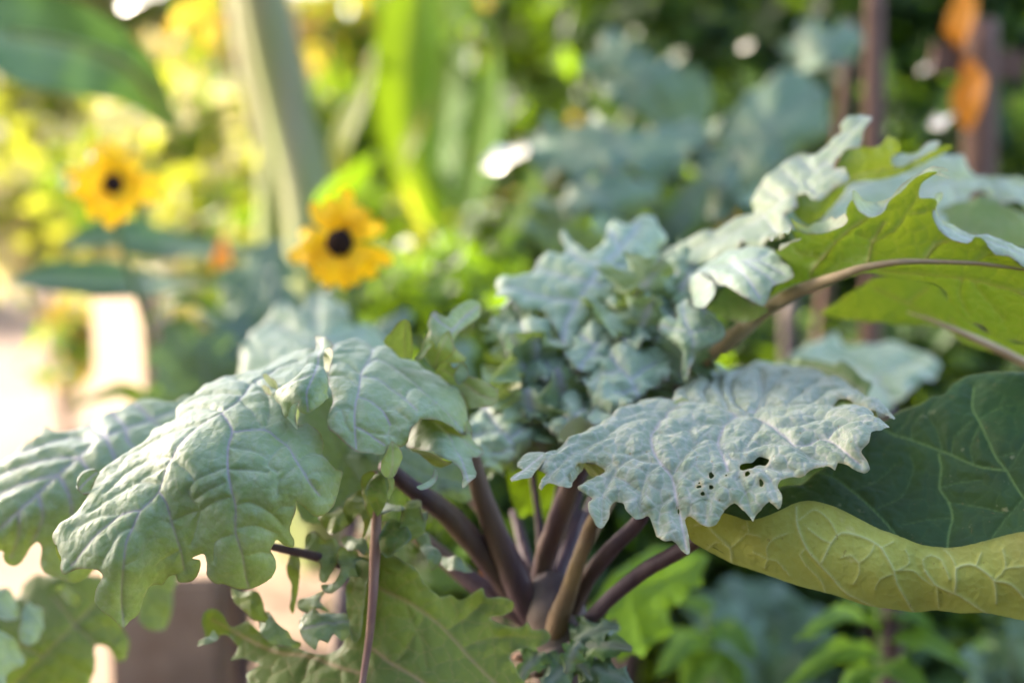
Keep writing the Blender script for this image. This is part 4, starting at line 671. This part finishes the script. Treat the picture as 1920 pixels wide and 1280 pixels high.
heart = [(1050,690,1.3,955,560,1.38,.09,0),(1080,760,1.27,985,640,1.33,.08,1),(1100,740,1.3,1130,590,1.36,.08,2),(1120,730,1.28,1215,560,1.36,.09,0),(1060,800,1.26,960,700,1.3,.09,0),(1090,800,1.24,1010,705,1.27,.08,1),(1130,770,1.27,1180,640,1.33,.07,0),(1150,780,1.26,1250,660,1.3,.07,1),(1100,830,1.25,1075,690,1.32,.08,2),(1130,700,1.33,1290,540,1.40,.10,2),(1190,690,1.3,1300,600,1.31,.07,0),(1040,860,1.28,905,760,1.30,.09,0),(1150,700,1.35,1330,480,1.45,.09,1),(1180,640,1.36,1280,500,1.4,.06,2),(1120,840,1.28,1100,740,1.3,.09,2),(1050,720,1.35,930,600,1.42,.08,2),(1200,760,1.3,1330,640,1.34,.06,2),(1010,700,1.33,1010,600,1.42,.07,0),(1170,620,1.38,1160,520,1.44,.07,1)]
for i, (x0, y0, d0, x1, y1, d1, wd, c) in enumerate(heart):
    kleaf('leaf', P(x0, y0, d0), P(x1, y1, d1), wd*1.0, (M_pale, M_kale, M_lower)[c], kale, arch=.06, up=(0, -.9, .5), ruf=.013, seed=i+1, petiole=.1, freq=4.3, lobes=4, cup=-.15)
for i, (out, d1, d0) in enumerate([
 ([(928,618),(945,590),(965,572),(1000,580),(1040,595),(1078,630),(1090,690),(1064,722),(1020,718),(990,705),(958,695),(950,655)], 1.35, 1.25),
 ([(1062,650),(1085,612),(1120,592),(1150,580),(1185,592),(1172,640),(1158,688),(1115,712),(1078,700)], 1.33, 1.24),
 ([(955,712),(980,690),(1020,688),(1060,702),(1082,728),(1070,770),(1045,800),(1005,790),(975,775),(955,745)], 1.32, 1.23),
 ([(1140,580),(1165,545),(1200,520),(1245,500),(1280,520),(1272,575),(1245,612),(1215,650),(1172,650),(1148,620)], 1.35, 1.25),
 ([(1095,700),(1130,668),(1170,650),(1215,640),(1262,664),(1250,712),(1210,738),(1172,775),(1128,770),(1098,738)], 1.30, 1.20),
 ([(1228,492),(1262,470),(1300,462),(1340,485),(1335,530),(1310,560),(1275,580),(1240,556)], 1.38, 1.28),
 ([(880,800),(910,768),(950,760),(992,770),(1012,800),(990,840),(960,870),(925,885),(895,862)], 1.29, 1.21),
 ([(1040,770),(1075,740),(1110,752),(1140,770),(1120,800),(1085,815),(1050,825),(1030,800)], 1.27, 1.21)]):
    x0, y0 = np.min(out, 0); x1, y1 = np.max(out, 0); cx, cy = np.mean(out, 0); q = Leaf(); f = 1 if i % 2 else -1
    q.sheet(out, [(x0, y0, d1), (x1, y0, d1), (cx, (cy+y0)/2, (d1*.6+d0*.4)-.012), (cx, cy, (d0+d1)/2-.02), (x0, y1, d0+.01), (x1, y1, d0+.01)],
        [[(cx-f*40, y1), (cx-f*8, cy+8), (cx+f*20, cy-25), (cx+f*35, y0+6)], [(cx-f*8, cy+8), (cx-f*45, cy-18), (x0+8 if f > 0 else x1-8, cy-30)], [(cx+f*5, cy-8), (cx+f*45, cy), (cx+f*60, cy+20)], [(cx-f*20, cy+22), (cx+f*20, cy+35)]],
        1, 3.8, puck=.0055, lam=.007, cellsize=.013, cellamp=.0025, ruffle=.012, rf=55, vw=.0013, seed=400+i, jag=13)
    q.build((M_pale, M_pale, M_kale)[i % 3], kale)
rs = np.random.RandomState(12)
for i in range(34):
    x1 = rs.uniform(925, 1340); y1 = rs.uniform(520, 800) if x1 < 1230 else rs.uniform(480, 660)
    if x1 > 1180 and y1 > 690: y1 -= 80
    ln = rs.uniform(110, 180); dx = (1090-x1)*.35+rs.uniform(-35, 35); d1 = rs.uniform(1.24, 1.36)
    kleaf('leaf', P(x1+dx, y1+ln, d1+.03), P(x1, y1, d1), rs.uniform(.06, .095), (M_pale, M_kale, M_pale, M_pale)[i % 4], kale, arch=rs.uniform(-.05, .12), up=(rs.uniform(-.4, .4), -.8, rs.uniform(.3, .9)), ruf=.014, seed=200+i, petiole=.05, freq=4, lobes=3, cup=rs.uniform(-.4, .3), nu=26, nv=8)
for i, (x0, y0, x1, y1, w_) in enumerate([(1010, 1110, 1075, 720, 14), (1030, 1120, 1130, 740, 12), (1020, 1130, 990, 830, 14)]):
    petiole([(x0, y0, 1.24, w_+10), ((x0+x1)/2+6, (y0+y1)/2, 1.27, w_+2), (x1, y1, 1.29, w_)], M_petiole)
petiole([(1040, 1120, 1.24, 34), (1160, 900, 1.30, 30), (1280, 730, 1.29, 27), (1352, 650, 1.25, 26)], M_petiole2)
petiole([(1040, 1110, 1.25, 30), (1140, 880, 1.38, 26), (1230, 620, 1.42, 20), (1260, 480, 1.37, 14)], M_petiole)
# big green leaf below, behind the right-hand stalks
cover(M_lime, 'big yellow-green leaf low behind the right-hand leaf stalks', [(1120,1120),(1150,1075),(1200,1040),(1231,1024),(1290,1030),(1330,1040),(1312,1080),(1316,1100),(1290,1110),(1272,1135),(1256,1140),(1252,1165),(1262,1185),(1240,1200),(1215,1215),(1205,1232),(1180,1228),(1160,1240),(1145,1215),(1118,1225),(1100,1190),(1095,1150)], [(1120,1120,1.45),(1330,1040,1.5),(1180,1230,1.42),(1230,1120,1.46)], [[(1110,1150),(1180,1110),(1260,1080),(1320,1045)],[(1180,1110),(1200,1190)]], -1, kale, seed=141)

# ------------------------------------------------------------------ pale leaf behind, left of the middle (another kale)
kb2 = P(620, 900, 1.6)
k2 = empty('kale_plant', (kb2.x, kb2.y, 0), 'pale blurred kale behind the forked-vein leaf, just below the nearer sunflower', 'kale')
cover(M_pale, None, [(440,720),(450,690),(458,655),(470,622),(497,600),(520,580),(545,566),(558,584),(578,562),(602,552),(625,552),(645,570),(662,600),(690,603),(715,630),(724,655),(720,700),(660,740),(560,740),(480,740)], [(458,655,1.58),(545,566,1.66),(625,552,1.66),(724,655,1.62),(600,660,1.54),(560,740,1.48),(450,720,1.52)], [[(640,740),(600,650),(590,560)],[(600,650),(520,610)],[(600,650),(680,620)]], 1, k2, step=7, puck=.008, lam=.02, cs=.03, ca=.004, rf=.012, seed=151)
ptube('petiole', [(640, 740, 1.53, 20), (660, 900, 1.58, 22), (650, 1100, 1.6, 24)], M_petiole, k2)
tube('stalk', [(kb2.x, kb2.y, 0), (kb2.x, kb2.y, .2), (P(650, 1100, 1.6).x, P(650, 1100, 1.6).y, P(650, 1100, 1.6).z)], [.02, .018, .012], M_stalk, k2)
for i, (x0, y0, x1, y1, d0, d1, wd) in enumerate([(560, 980, 760, 580, 1.7, 1.8, .11), (620, 980, 880, 640, 1.7, 1.85, .11), (600, 900, 505, 500, 1.8, 2.0, .07)]):
    kleaf('leaf', P(x0, y0, d0), P(x1, y1, d1), wd, M_far, k2, up=(0, -.7, .6), ruf=.02, seed=20+i)

def farkale(label, root, leaves, seed, m=M_far, traced=()):
    r = P(*root); o = empty('kale_plant', (r.x, r.y, 0), label, 'kale'); 
    tube('stalk', [(r.x, r.y, -.02), (r.x+.01, r.y, r.z*.5), tuple(r)], [.02, .018, .014], M_stalk, o)
    for i, (x, y, d, wd) in enumerate(leaves):
        kleaf('leaf', r, P(x, y, d), wd, m, o, arch=.1, up=(0, -.8, .6), ruf=.016, seed=seed+i, petiole=.3, cup=.1, freq=5, lobes=4)
    for i, (out, d0, d1) in enumerate(traced):
        q = Leaf(); x0, y0 = np.min(out, 0); x1, y1 = np.max(out, 0); cx, cy = np.mean(out, 0); q.sheet(out, [(x0, y0, d1), (x1, y0, d1-.05), (cx, cy, (d0+d1)/2-.05), (x0, y1, d0+.05), (x1, y1, d0)], [[(x0+10, y1-10), (cx, cy), (x1-10, y0+10)], [(cx, cy), (cx-40, y0+10)], [(cx, cy), (cx+30, y1-10)], [(cx-30, cy+10), (x0+10, cy-10)]], 1, 8, puck=.012, lam=.03, cellsize=.05, cellamp=.003, ruffle=.03, rf=18, vw=.003, seed=seed+i, jag=20); q.build(m, o)
    return o
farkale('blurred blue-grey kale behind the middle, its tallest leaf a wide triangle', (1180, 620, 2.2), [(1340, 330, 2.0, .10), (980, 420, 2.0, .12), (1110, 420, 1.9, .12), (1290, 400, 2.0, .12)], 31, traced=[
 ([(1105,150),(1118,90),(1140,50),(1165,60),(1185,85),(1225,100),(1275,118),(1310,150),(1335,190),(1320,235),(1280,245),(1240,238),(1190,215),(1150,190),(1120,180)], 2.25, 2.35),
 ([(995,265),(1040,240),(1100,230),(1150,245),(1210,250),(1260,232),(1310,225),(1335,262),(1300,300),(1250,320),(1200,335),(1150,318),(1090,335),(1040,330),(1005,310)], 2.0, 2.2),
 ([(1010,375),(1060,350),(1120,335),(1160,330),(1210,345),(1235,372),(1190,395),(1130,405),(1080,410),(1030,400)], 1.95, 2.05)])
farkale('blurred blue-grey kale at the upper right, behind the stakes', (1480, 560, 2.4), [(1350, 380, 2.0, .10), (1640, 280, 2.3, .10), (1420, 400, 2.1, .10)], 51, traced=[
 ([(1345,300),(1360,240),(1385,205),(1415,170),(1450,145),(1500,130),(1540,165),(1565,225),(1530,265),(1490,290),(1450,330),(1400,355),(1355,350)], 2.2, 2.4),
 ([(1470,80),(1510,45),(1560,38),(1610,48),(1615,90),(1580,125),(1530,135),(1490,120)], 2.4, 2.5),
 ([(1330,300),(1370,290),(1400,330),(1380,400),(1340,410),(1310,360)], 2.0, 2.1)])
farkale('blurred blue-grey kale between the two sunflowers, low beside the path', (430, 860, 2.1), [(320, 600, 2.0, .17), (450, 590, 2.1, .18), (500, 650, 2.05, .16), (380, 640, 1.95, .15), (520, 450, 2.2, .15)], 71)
wk = P(1680, 900, 1.6); wko = empty('kale_plant', (wk.x, wk.y, 0), 'blurred grey-green kale leaf low between the old grey leaf and the olive leaf', 'kale')
cover(M_kale, None, [(1470,690),(1490,662),(1520,645),(1560,640),(1600,655),(1640,648),(1700,655),(1755,668),(1765,690),(1745,712),(1715,725),(1705,745),(1670,765),(1640,775),(1590,770),(1540,740),(1500,720)], [(1490,662,1.6),(1600,645,1.68),(1755,668,1.64),(1640,770,1.45),(1520,730,1.5)], [[(1680,770),(1640,710),(1560,670)],[(1640,710),(1720,680)]], 1, wko, step=6, puck=.007, lam=.014, cs=.03, ca=.003, rf=.008, seed=161)
tube('stalk', [(wk.x, wk.y, 0), tuple(P(1680, 1000, 1.6)), tuple(P(1670, 765, 1.47))], [.018, .012, .006], M_petiole, wko)

# ------------------------------------------------------------------ low plants
ub = P(120, 1400, 1.45)
up_ = empty('squash_plant', (ub.x, ub.y, 0), 'yellow-green lobed leaves low at the left edge, under the violet-ribbed leaf', 'plant')
UL = []
cover(M_lower, None, [(38,1108),(45,1090),(72,1077),(109,1078),(150,1085),(190,1080),(215,1100),(210,1130),(217,1153),(240,1190),(242,1210),(236,1234),(217,1239),(200,1215),(177,1212),(178,1243),(172,1271),(150,1330),(30,1340),(-30,1300),(-40,1180),(0,1130)], [(38,1108,1.36),(190,1080,1.38),(240,1210,1.35),(30,1340,1.28),(-30,1200,1.3),(110,1200,1.32)], [[(200,1110),(140,1170),(80,1230),(20,1290)],[(140,1170),(100,1120)],[(140,1170),(180,1210)],[(80,1230),(20,1200)]], -1, up_, seed=171)
cover(M_lower, None, [(250,1060),(300,1050),(335,1070),(325,1110),(322,1150),(310,1175),(285,1180),(262,1165),(255,1130),(240,1100)], [(250,1060,1.4),(335,1070,1.42),(290,1180,1.36)], (), -1, up_, seed=172)
cover(M_pale, None, [(105,1095),(130,1100),(148,1115),(148,1135),(130,1132),(115,1118)], [(105,1095,1.3),(148,1130,1.31),(130,1100,1.3)], (), 1, up_, seed=173)
cover(M_pale, None, [(42,1150),(50,1128),(78,1132),(85,1160),(75,1195),(55,1210),(40,1185)], [(42,1150,1.26),(78,1132,1.29),(55,1210,1.24)], (), 1, up_, seed=174)
cover(M_pale, None, [(-20,1110),(10,1105),(32,1120),(40,1150),(20,1170),(-20,1160)], [(-20,1110,1.27),(32,1120,1.28),(0,1170,1.25)], (), 1, up_, seed=176)
cover(M_pale, None, [(-30,1190),(5,1180),(30,1205),(48,1232),(40,1250),(15,1262),(5,1300),(-30,1320)], [(-30,1190,1.22),(48,1232,1.24),(0,1310,1.2)], (), 1, up_, seed=175)
tube('stalk', [(ub.x, ub.y, 0), tuple(P(120, 1300, 1.4)), tuple(P(140, 1170, 1.34))], [.01, .007, .004], M_fstem, up_)
def lance_plant(label, base, leaves, m, seed=0, cat='plant', name='leafy_plant'):
    b = P(*base); o = empty(name, (b.x, b.y, 0), label, cat); rs = np.random.RandomState(seed)
    top = b
    tube('stem', [(b.x+.02, b.y+.02, -.02), (b.x+.01, b.y, b.z*.5), tuple(top)], [.008, .007, .004], M_fstem, o, sides=8)
    for i, (x0, y0, x1, y1, d0, d1, wd) in enumerate(leaves):
        a = np.array(P(x0, y0, d0)); c = np.array(P(x1, y1, d1)); mid = (a+c)/2+np.array([0, 0, .12])*np.linalg.norm(c-a)
        blade('leaf', [a, a*.6+mid*.4+np.array([0, 0, .005]), mid, c], [wd*.2, wd*.9, wd, wd*.05], m, o, normal=(0, -.5, 1), fold=.3, seed=seed+i)
    return o
lance_plant('bright green plant with narrow pointed leaves at the bottom right, under the yellow-green leaf margin', (1650, 1130, 1.62), [(1650,1180,1490,1200,1.62,1.5,.030),(1655,1230,1470,1290,1.6,1.5,.034),(1650,1150,1760,1180,1.62,1.6,.03),(1655,1200,1830,1260,1.62,1.55,.035),(1640,1160,1560,1100,1.64,1.7,.026),(1660,1140,1720,1080,1.63,1.7,.026),(1660,1260,1560,1330,1.6,1.5,.03),(1655,1250,1750,1320,1.6,1.55,.035)], M_lime, 3)
lance_plant('green weed with narrow leaves at the bottom, right of the kale stalk', (1330, 1150, 1.75), [(1330,1200,1230,1270,1.75,1.65,.04),(1330,1180,1420,1240,1.75,1.7,.04),(1330,1220,1280,1330,1.75,1.65,.04),(1330,1160,1270,1120,1.76,1.8,.03),(1335,1240,1400,1320,1.75,1.7,.04)], M_lime, 4)
farkale('blurred blue-green kale low at the right, in the dark behind the yellow-green margin', (1430, 1320, 2.0), [(1290, 1120, 1.9, .12), (1370, 1080, 2.0, .14), (1460, 1090, 2.0, .14), (1540, 1140, 1.95, .14), (1500, 1230, 1.85, .12), (1350, 1200, 1.85, .12)], 91)
farkale('blurred grey-green kale at the bottom right corner', (1850, 1340, 1.8), [(1900, 1190, 1.7, .1), (1960, 1150, 1.75, .12), (1800, 1230, 1.7, .1)], 95)
# fallen and dried leaves, then blades added for bright highlight spots
for (x, y, d, s_, lab) in ((925, 1080, 1.30, .030, 'orange dry leaf caught between the purple leaf stalks'), (1815, 175, 2.3, .055, 'glowing orange dry leaf hanging on the thick stake'), (1800, 30, 2.35, .05, 'orange-yellow dry leaf at the top right corner'), (420, 500, 2.3, .05, 'orange dry leaf left of the nearer sunflower')):
    c = np.array(P(x, y, d)); m_ = M_dry if y > 1000 else M_dryt
    o = blade('dry_leaf_or_glint', [c+[-.1*s_, 0, s_], c+[.1*s_, -.01, .3*s_], c+[0, 0, -.4*s_], c+[.15*s_, .01, -1.1*s_]], [.2*s_, .9*s_, .95*s_, .1*s_], m_, None, normal=(-.7, -.7, .2), seed=int(x))
    tag(o, label=lab, category='dry leaf')

for (x, y, d, s_, lab) in ((955, 300, 2.4, .042, 'added pale blade imitating a bright highlight left of the blue-grey kale'), (1768, 228, 2.2, .020, 'added pale blade imitating a bright highlight at the right, just above the pale frilled leaf'), (1400, 88, 2.6, .012, 'small added blade imitating a highlight among the dark bushes'), (272, 0, 3.6, .06, 'added pale blade imitating a bright highlight at the top left edge'), (1520, 70, 2.6, .025, 'added pale blade imitating a highlight left of the stakes'), (186, 288, 1.95, .014, 'added blade imitating a highlight touching the upper left petals of the farther sunflower'), (1640+95, 130, 2.5, .012, 'small added blade imitating a highlight between the straight stake and the thick stake')):  # bright blades added to imitate highlight discs in the blur
    c = np.array(P(x, y, d))
    o = blade('dry_leaf_or_glint', [c+[-1.0*s_, 0, -.3*s_], c+[-.3*s_, -.01, 0*s_], c+[.4*s_, 0, .2*s_], c+[1.0*s_, .01, .5*s_]], [.4*s_, 1.5*s_, 1.4*s_, .3*s_], M_glint, None, normal=(-.8, -.5, .45), seed=int(x))
    tag(o, label=lab, category='dry leaf')

for i, (x0, y0, x1, y1, d0, d1, wd, c) in enumerate([(1075,1230,1160,1175,1.19,1.15,.035,1),(1080,1240,1185,1215,1.18,1.14,.035,0),(1085,1265,1190,1290,1.17,1.13,.04,1),(1060,1235,1110,1275,1.16,1.13,.018,2),(1020,1230,975,1275,1.16,1.12,.03,0),(1070,1250,1020,1300,1.16,1.12,.035,1),(1090,1220,1140,1140,1.2,1.18,.03,0),(1090,1200,1060,1262,1.14,1.12,.022,2)]):
    kleaf('leaf', P(x0, y0, d0), P(x1, y1, d1), wd, (M_lower, M_far, M_lower)[c], kale, arch=.15, up=(0, -.7, .7), ruf=.006, seed=300+i, petiole=.1, freq=3, lobes=3, nu=22, nv=7)

# ------------------------------------------------------------------ banana plants, upper left
bb_ = gz(600, 560)
ba = P(540, 700, 3.2)
ban = empty('banana_plant', (ba.x, ba.y, 0), 'banana plant with leaning pale stems, left of the middle, its big leaves over the path', 'banana plant')
ptube('stem', [(480, -90, 3.1, 96), (505, 50, 3.15, 96), (545, 220, 3.2, 98), (585, 400, 3.2, 100), (600, 700, 3.2, 105), (610, 1120, 3.2, 115)], M_bstem, ban, sides=18)
ptube('stem', [(452, -90, 3.24, 70), (478, 100, 3.26, 74), (520, 300, 3.28, 76), (520, 500, 3.3, 75), (550, 800, 3.3, 85), (560, 1080, 3.3, 90)], M_bstem, ban, sides=16)
def bl(pts, widths, m, parent, normal=(0, -1, .3), **k):
    """bearing points (x, y, distance); widths in pixels"""
    return blade('leaf', [P(*p) for p in pts], [w_*K*p[2] for w_, p in zip(widths, pts)], m, parent, normal=normal, **k)
bl([(330,240,2.6),(240,140,2.4),(120,90,2.25),(-20,70,2.1),(-120,80,2.0)], [20,110,170,170,60], M_bang, ban, (.1,-1,.05), label='dark green leaf at the upper left')
ptube('leaf_stalk', [(330,240,2.59,16),(240,120,2.38,14),(120,75,2.24,10),(20,60,2.12,8)], M_bstem, ban, sides=8)
bl([(470,560,2.5),(380,540,2.3),(260,535,2.1),(120,530,2.0),(18,528,1.95)], [20,90,110,95,8], M_bang, ban, (0,-.75,.7), label='grey-green leaf hanging over the pale post')
bl([(500,470,2.7),(400,470,2.5),(300,460,2.35),(200,450,2.3),(120,470,2.2)], [20,90,120,90,10], M_bang, ban, (.2,-.6,.8))
bl([(590,400,3.1),(620,370,3.0),(660,330,2.9),(700,290,2.8)], [10,60,60,8], M_fg, ban, (.5,-1,0))
ba2 = P(860, 700, 3.6)
ban2 = empty('banana_plant', (ba2.x, ba2.y, 0), 'sunlit banana plant behind the middle with upright glowing yellow-green leaves', 'banana plant')
tube('stem', [(ba2.x, ba2.y, -.02), (ba2.x-.03, ba2.y, .3), tuple(P(840, 480, 3.6))], [.06, .05, .03], M_bstem, ban2, sides=14)
bl([(840,480,3.6),(790,330,3.4),(765,180,3.2),(780,40,3.1),(800,-80,3.0)], [20,130,150,140,60], M_ban, ban2, (-.5,-.9,.2), label='broad upright green leaf')
bl([(850,480,3.6),(900,330,3.5),(925,200,3.4),(930,80,3.3)], [20,90,100,10], M_ban, ban2, (-.8,-.7,.2), label='yellow-green sunlit leaf')
bl([(830,480,3.6),(760,330,3.3),(790,240,3.2),(805,190,3.1)], [16,50,50,6], M_fy, ban2, (-.9,-.4,.2))
bl([(830,500,3.6),(700,420,3.4),(640,300,3.3),(690,160,3.2),(700,90,3.2)], [20,60,80,60,10], M_fy, ban2, (-.8,-.5,.2))
bl([(850,520,3.6),(940,460,3.3),(1000,360,3.2),(1020,250,3.1)], [16,50,60,6], M_ban, ban2, (-.8,-.6,.3))
bl([(840,500,3.6),(835,300,3.9),(850,100,4.1),(830,-80,4.2)], [20,60,70,50], M_bstem and M_ban, ban2, (-.3,-.9,.1))
bl([(840,560,3.4),(800,520,3.0),(830,460,2.9),(860,440,2.8)], [12,40,40,6], M_lime, ban2, (-.6,-.5,.6))
bl([(860,640,3.4),(890,600,2.9),(895,560,2.85),(885,530,2.8)], [12,40,44,6], M_fy, ban2, (-.8,-.5,.4))

# ------------------------------------------------------------------ bushes behind
shrub('sunny yellow-green bush at the far left, behind the farther sunflower', [(60,380,4.4,190,110,.3),(250,400,4.2,130,90,.3),(20,200,4.8,160,120,.3)], 1100, .045, M_fy, group=None, seed=1, extra=((M_fg, 450, .045), (M_cream, 600, .05)))
shrub('loose sunlit bush between the two sunflowers', [(420,420,3.9,130,110,.3),(330,300,4.3,130,130,.3),(500,540,3.6,110,80,.25)], 900, .04, M_fy, seed=2, extra=((M_fg, 500, .04),(M_cream, 650, .045)))
shrub('green and yellow bush at the foot of the banana stems, behind the nearer sunflower', [(700,480,3.9,130,100,.3),(800,620,3.2,140,90,.3),(620,260,4.4,90,120,.3)], 700, .04, M_fy, seed=3, extra=((M_fg, 1500, .04),))
shrub('ochre bush with dry leaves behind the banana stems', [(640,180,5.0,130,200,.4),(480,150,5.2,130,200,.4)], 900, .05, M_fo, seed=4, extra=((M_fg, 900, .05),(M_fy, 500, .05)))
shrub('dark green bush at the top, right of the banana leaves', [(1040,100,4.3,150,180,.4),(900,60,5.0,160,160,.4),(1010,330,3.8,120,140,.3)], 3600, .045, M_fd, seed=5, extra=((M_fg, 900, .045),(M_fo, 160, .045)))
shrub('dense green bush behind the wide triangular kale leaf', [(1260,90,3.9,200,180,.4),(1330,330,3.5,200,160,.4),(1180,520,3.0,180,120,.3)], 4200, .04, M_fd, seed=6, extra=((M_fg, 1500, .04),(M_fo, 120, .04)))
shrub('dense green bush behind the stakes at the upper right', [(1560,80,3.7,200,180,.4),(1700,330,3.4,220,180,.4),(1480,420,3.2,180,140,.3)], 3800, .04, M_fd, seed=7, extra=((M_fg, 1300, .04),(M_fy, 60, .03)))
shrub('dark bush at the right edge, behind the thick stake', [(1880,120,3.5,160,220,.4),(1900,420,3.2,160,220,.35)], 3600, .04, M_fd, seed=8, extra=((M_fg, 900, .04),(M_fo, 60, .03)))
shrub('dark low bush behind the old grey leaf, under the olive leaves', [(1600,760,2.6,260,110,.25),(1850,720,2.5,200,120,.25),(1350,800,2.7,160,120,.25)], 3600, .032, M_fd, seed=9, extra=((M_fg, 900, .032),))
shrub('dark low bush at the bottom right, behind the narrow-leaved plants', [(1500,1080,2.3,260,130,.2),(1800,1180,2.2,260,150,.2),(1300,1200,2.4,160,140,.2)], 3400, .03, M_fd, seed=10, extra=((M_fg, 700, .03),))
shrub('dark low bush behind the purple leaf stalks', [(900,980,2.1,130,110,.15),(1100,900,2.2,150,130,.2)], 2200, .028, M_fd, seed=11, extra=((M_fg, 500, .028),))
shrub('low green bush behind the nearer sunflower stem, above the middle leaf', [(800,600,2.5,110,90,.2),(900,700,2.3,110,100,.2)], 1100, .03, M_fg, seed=12, extra=((M_fd, 900, .03),))
shrub('small ochre-green bush left of the pale post, beside the path', [(150,640,3.2,30,60,.08)], 160, .025, M_fo, seed=13, extra=((M_fg, 120, .025),), stems=2)
# trees far behind close the view
def tree(label, x, y, z, r, n, size, ms, seed, trunk_r=.09, group=None, flat=.8):
    o = empty('tree', (x, y, 0), label, 'tree', group); rs = np.random.RandomState(seed)
    tube('trunk', [(x, y, -.1), (x+.05, y, z*.4), (x-.05, y+.05, z*.8), (x, y, z+.3*r[2])], [trunk_r*1.3, trunk_r, trunk_r*.7, trunk_r*.3], M_trunk, o, sides=12, bumps=.15)
    B = [((x+rs.uniform(-.6, .6)*r[0], y+rs.uniform(-.6, .6)*r[1], z+rs.uniform(-.5, .5)*r[2]), (r[0]*rs.uniform(.35, .6), r[1]*rs.uniform(.35, .6), r[2]*rs.uniform(.35, .6))) for _ in range(9)]
    for b in B[:6]:
        tube('limb', [(x, y, z*.55), ((x+b[0][0])/2, (y+b[0][1])/2, (z*.6+b[0][2])/2+.05), b[0]], [trunk_r*.45, trunk_r*.3, trunk_r*.1], M_trunk, o, sides=7)
    for k_, (m_, f) in enumerate(ms): cloud('crown', B, int(n*f), size, m_, o, seed+k_*31)
    return o
for i, (x, y, ms, lab) in enumerate([(-6.0, 9.2, ((M_fg, .6), (M_fy, .3), (M_cream, .3)), 'tree beyond the end of the path, at the left edge'), (-3.2, 8.2, ((M_fy, .45), (M_cream, .45), (M_fg, .2)), 'sunny tree at the far left, behind the sunlit bushes'), (-1.6, 8.8, ((M_fy, .4), (M_fg, .2), (M_cream, .5)), 'tree far behind the farther sunflower'), (0, 8.4, ((M_fg, .6), (M_fd, .4)), 'tree far behind the banana plants'), (1.5, 8.0, ((M_fd, .8), (M_fg, .3)), 'dark tree far behind, right of the middle'), (3.0, 7.6, ((M_fd, .9), (M_fg, .2)), 'dark tree at the far right')]):
    tree(lab, x, y, 1.3, (1.25, .8, 1.5), 2600, .10, ms, 60+i)
# the unseen tree whose shade lies on the kale, crown extended to cut sky light
shade = tree('unseen leafy tree left of the kale, shading it, its crown extended behind the viewpoint to block sky light', -2.9, 2.4, 2.9, (1.0, 1.0, .7), 1, .1, ((M_fd, 1.),), 90, trunk_r=.11)
rs = np.random.RandomState(17)
cloud('crown', [((-2.55, 2.55, 2.75), (1.05, .9, .5)), ((-1.9, 2.7, 3.1), (.9, .8, .5)), ((-3.1, 2.3, 2.6), (.6, .7, .4)), ((-1.4, 3.3, 3.1), (.9, .8, .4)), ((-.6, 4.2, 3.2), (.8, .7, .4)), ((-.2, 4.6, 3.1), (1., .8, .4)), ((.5, 4.0, 2.8), (.9, .9, .35)), ((-1.6, -.8, 1.9), (1.1, .8, .9)), ((.2, -1.7, 1.6), (1.3, .7, 1.)), ((1.9, -1.2, 1.6), (1., .8, 1.)), ((-2.2, .8, 2.3), (.7, .8, .6)), ((.2, 5.0, 3.0), (1.4, .8, .5)), ((-3.9, 1.5, 2.7), (1.2, 1.2, .4)), ((-4.4, .2, 2.6), (1.2, 1.2, .4)), ((-.6, -1.9, .9), (1.4, .6, .8)), ((1.6, -1.4, .9), (1.2, .6, .8))], 38000, .09, M_fd, shade, 18)  # blobs behind and above the camera are added to cut frontal sky light
